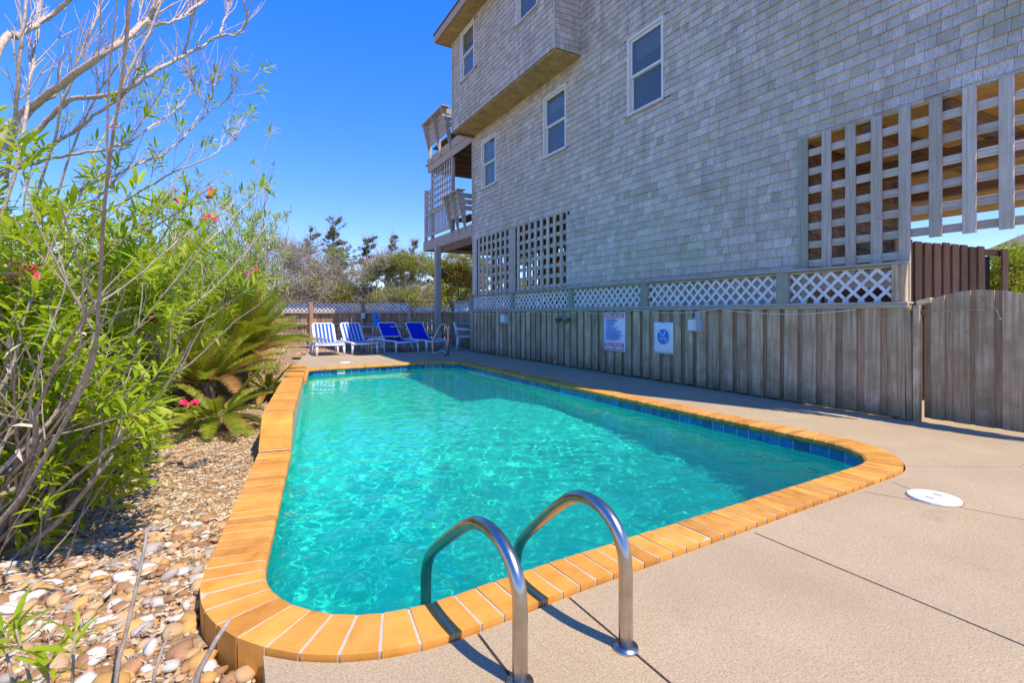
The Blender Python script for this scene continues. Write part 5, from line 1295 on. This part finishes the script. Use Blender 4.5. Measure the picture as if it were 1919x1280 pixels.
def tree(name, label, cat, base, trunk_pts, clumps, n, size, mat, group, twigs=0, twig_len=.5, twig_r=.006, extra=None):
    root = tag(empty(name, base), label, cat, group)
    m_ = MB()
    for pts_, ra, rb in trunk_pts: m_.tube(pts_, ra, rb, n=6)
    if m_.V: m_.build('trunk', M['trunk'], root, True)
    if n:
        V, F = cloud(clumps, n, size); o = link('crown', mesh('crown', V, F), root, M[mat]); tag(o, kind='stuff')
    if extra:
        V, F = cloud(extra[0], extra[1], size); tag(link('pale_foliage', mesh('pale_foliage', V, F), root, M[extra[2]]), kind='stuff')
    if twigs:
        tw = MB(); cl = clumps
        for _ in range(twigs):
            c = random.choice(cl); dd = Vector((random.gauss(0, .7), random.gauss(0, .7), random.gauss(.75, .5))).normalized(); p = Vector(c[:3]) + Vector((random.gauss(0, .55), random.gauss(0, .55), random.gauss(-.2, .4))) * c[3]
            q_, _ = wander(p, dd, twig_len * random.uniform(.5, 1.4), twig_len / 4, .15, .0); tw.tube(q_, twig_r, twig_r * .35, n=3, cap=False)
        tag(tw.build('twig', M['twig'], root), kind='stuff')
    return root
GZ = -.14
def cedar(px, ytop, d, width, lean, label, dense=1.0):
    top = at(px, ytop, d); base = Vector((top.x - lean, top.y, GZ)); H = top.z - GZ; cl = []
    tr = [base.lerp(top, t) + Vector((.12 * math.sin(t * 5 + px), 0, 0)) for t in (0, .2, .4, .6, .8, 1)]; limbs = [(tr, .12, .015)]
    for k in range(int(46 * dense)):
        t = random.uniform(.42, .98); i = min(4, int(t * 5)); p = tr[i].lerp(tr[i + 1], t * 5 - i); a = random.uniform(0, 6.28); L = width * (.16 + (1.02 - t) ** .8) * random.uniform(.35, 1.3)
        q_ = p + (Vector((math.cos(a), math.sin(a), random.uniform(.1, .7))) + RGT * .35) * L; limbs.append(([p, q_], .025, .008))
        for f_ in (.55, .8, 1.0): c = p.lerp(q_, f_); cl.append((c.x, c.y, c.z + .05 * f_, (.07 + .17 * (1.1 - t)) * random.uniform(.6, 1.4)))
    for t in (.9, .96, 1.0): c = base.lerp(top, t); cl.append((c.x + .12 * math.sin(t * 5 + px), c.y, c.z, .05 + .5 * (1 - t)))
    return tree('cedar_tree', label, 'tree', base, limbs, cl, int(6500 * dense), .07, 'cedar', 'wind shaped cedars beyond the back fence', 420, .45, .009)
cedar(628, 408, 30.5, 1.5, .3, 'tallest cedar with pointed top beyond the back fence', 1.3); cedar(580, 424, 31.5, 1.1, -.2, 'thin half bare cedar left of the tallest cedar', .6); cedar(692, 446, 30.5, 1.2, .2, 'ragged cedar right of the tallest one above grey scrub', .9)
cedar(733, 441, 31.5, 1.1, .3, 'two pronged cedar top midway to the house balcony', 1.0); cedar(774, 452, 29.5, .9, -.1, 'small pointed cedar just left of the balcony corner', .8); cedar(752, 472, 29.0, .8, .1, 'low dark cedar tuft between the two pronged and pointed cedars', .7)
def scrub(x0, x1, y0, y1, d0_, n, label, mat, twigs, name='scrub_bush', cnt=9, size=.055, tl=.7, extra=None, cat='bush', grp='scrub bushes beyond the back fence'):
    cnt = int(cnt * 1.6) if y1 == 560 else cnt; n = int(n * 1.8) if y1 == 560 else n
    cl = []; d = d0_ + (5 if d0_ < 23 and x0 < 850 and x0 > 300 else 0)
    for _ in range(cnt):
        x = random.uniform(x0, x1); y = random.uniform(y0, y1 + (28 if d > d0_ else 0)); p = at(x, y, d + random.uniform(-.8, .8)); cl.append((p.x, p.y, p.z, random.uniform(.42, .85)))
    b = at((x0 + x1) / 2, 588, d); b.z = GZ
    tr = [([b + Vector((random.gauss(0, .2), random.gauss(0, .2), 0)), Vector(c[:3]) * .5 + b * .5 + Vector((0, 0, .2)), Vector(c[:3])], .04, .01) for c in cl]
    ex = None
    if extra: ex = ([cl[i] for i in range(0, len(cl), 3)], int(extra[0] * 3), extra[1])
    return tree(name, label, cat, b, tr, cl, int(n * 2.6), size, mat, grp, int(twigs * 1.7), tl, .010, ex)
scrub(630, 725, 478, 560, 21, 1500, 'grey brown twiggy bush with yellow green tufts in mid hedge', 'scrub', 800, extra=(2200, 'lime'))
scrub(690, 780, 482, 560, 20.5, 2200, 'broad grey green bush behind the picnic table', 'scrub', 700, extra=(2200, 'lime'))
scrub(580, 650, 490, 565, 20.5, 900, 'mostly bare brown bush with lime tufts beside the palm', 'scrub', 900, extra=(1400, 'lime'))
scrub(540, 605, 455, 560, 21.5, 500, 'bare purple brown thicket left of the hedge', 'scrub', 1000)
scrub(470, 560, 450, 560, 22, 900, 'thin bare scrub behind the far oleander', 'scrub', 900, extra=(300, 'lime'))
scrub(740, 800, 488, 560, 21.5, 2200, 'lime topped bush left of the balcony post', 'lime', 500)
scrub(385, 480, 480, 570, 22, 1600, 'scrub mass showing between oleander branches', 'scrub', 600)
scrub(812, 905, 472, 570, 28.0, 9000, 'dense evergreen tree with rusty patches under the balcony', 'evergreen', 250, 'evergreen_tree', 16, .075, .5, (1500, 'rust'), 'tree', 'broad evergreens around the house')
scrub(890, 1090, 480, 575, 27, 12000, 'evergreen seen through the left lattice opening', 'evergreen', 200, 'evergreen_tree', 16, .08, .5, None, 'tree', 'broad evergreens around the house')
scrub(1870, 1990, 470, 570, 15.0, 9000, 'bright yellow green bush at the right edge behind gate', 'lime', 60, 'evergreen_tree', 18, .06, .4, (1500, 'evergreen'), 'tree', 'broad evergreens around the house')
cl = []
for k in range(230):
    p = at(random.uniform(-350, 1150), random.uniform(538, 590), random.uniform(30, 38)); cl.append((p.x, p.y, p.z - .3, random.uniform(.6, 1.2)))
V, F = cloud(cl, 110000, .15); tag(link('distant_scrub', mesh('distant_scrub', V, F), None, M['scrub']), kind='stuff')
nh = tag(empty('neighbour_house', da(42, 42, 0)), 'neighbouring house with grey hip roof at the right edge', 'house')
def PP(x, y, d): return at(x, y, d)
apex = PP(2010, 400, 46); e0 = PP(1835, 473, 42); e1 = PP(2120, 473, 42)
m_ = MB(); bk1, bk0 = PP(1890, 478, 54), PP(2160, 478, 54); m_.add([e0, e1, bk0, bk1, apex], [(0, 1, 4), (1, 2, 4), (2, 3, 4), (3, 0, 4), (3, 2, 1, 0)]); m_.build('roof', M['roof'], nh)
m_ = MB(); m_.tube([(e0 + e1 + bk0 + bk1) / 4 - Vector((0, 0, e0.z + .1)), (e0 + e1 + bk0 + bk1) / 4 - Vector((0, 0, .05))], 6.0, n=4); m_.build('wall', M['trim'], nh)
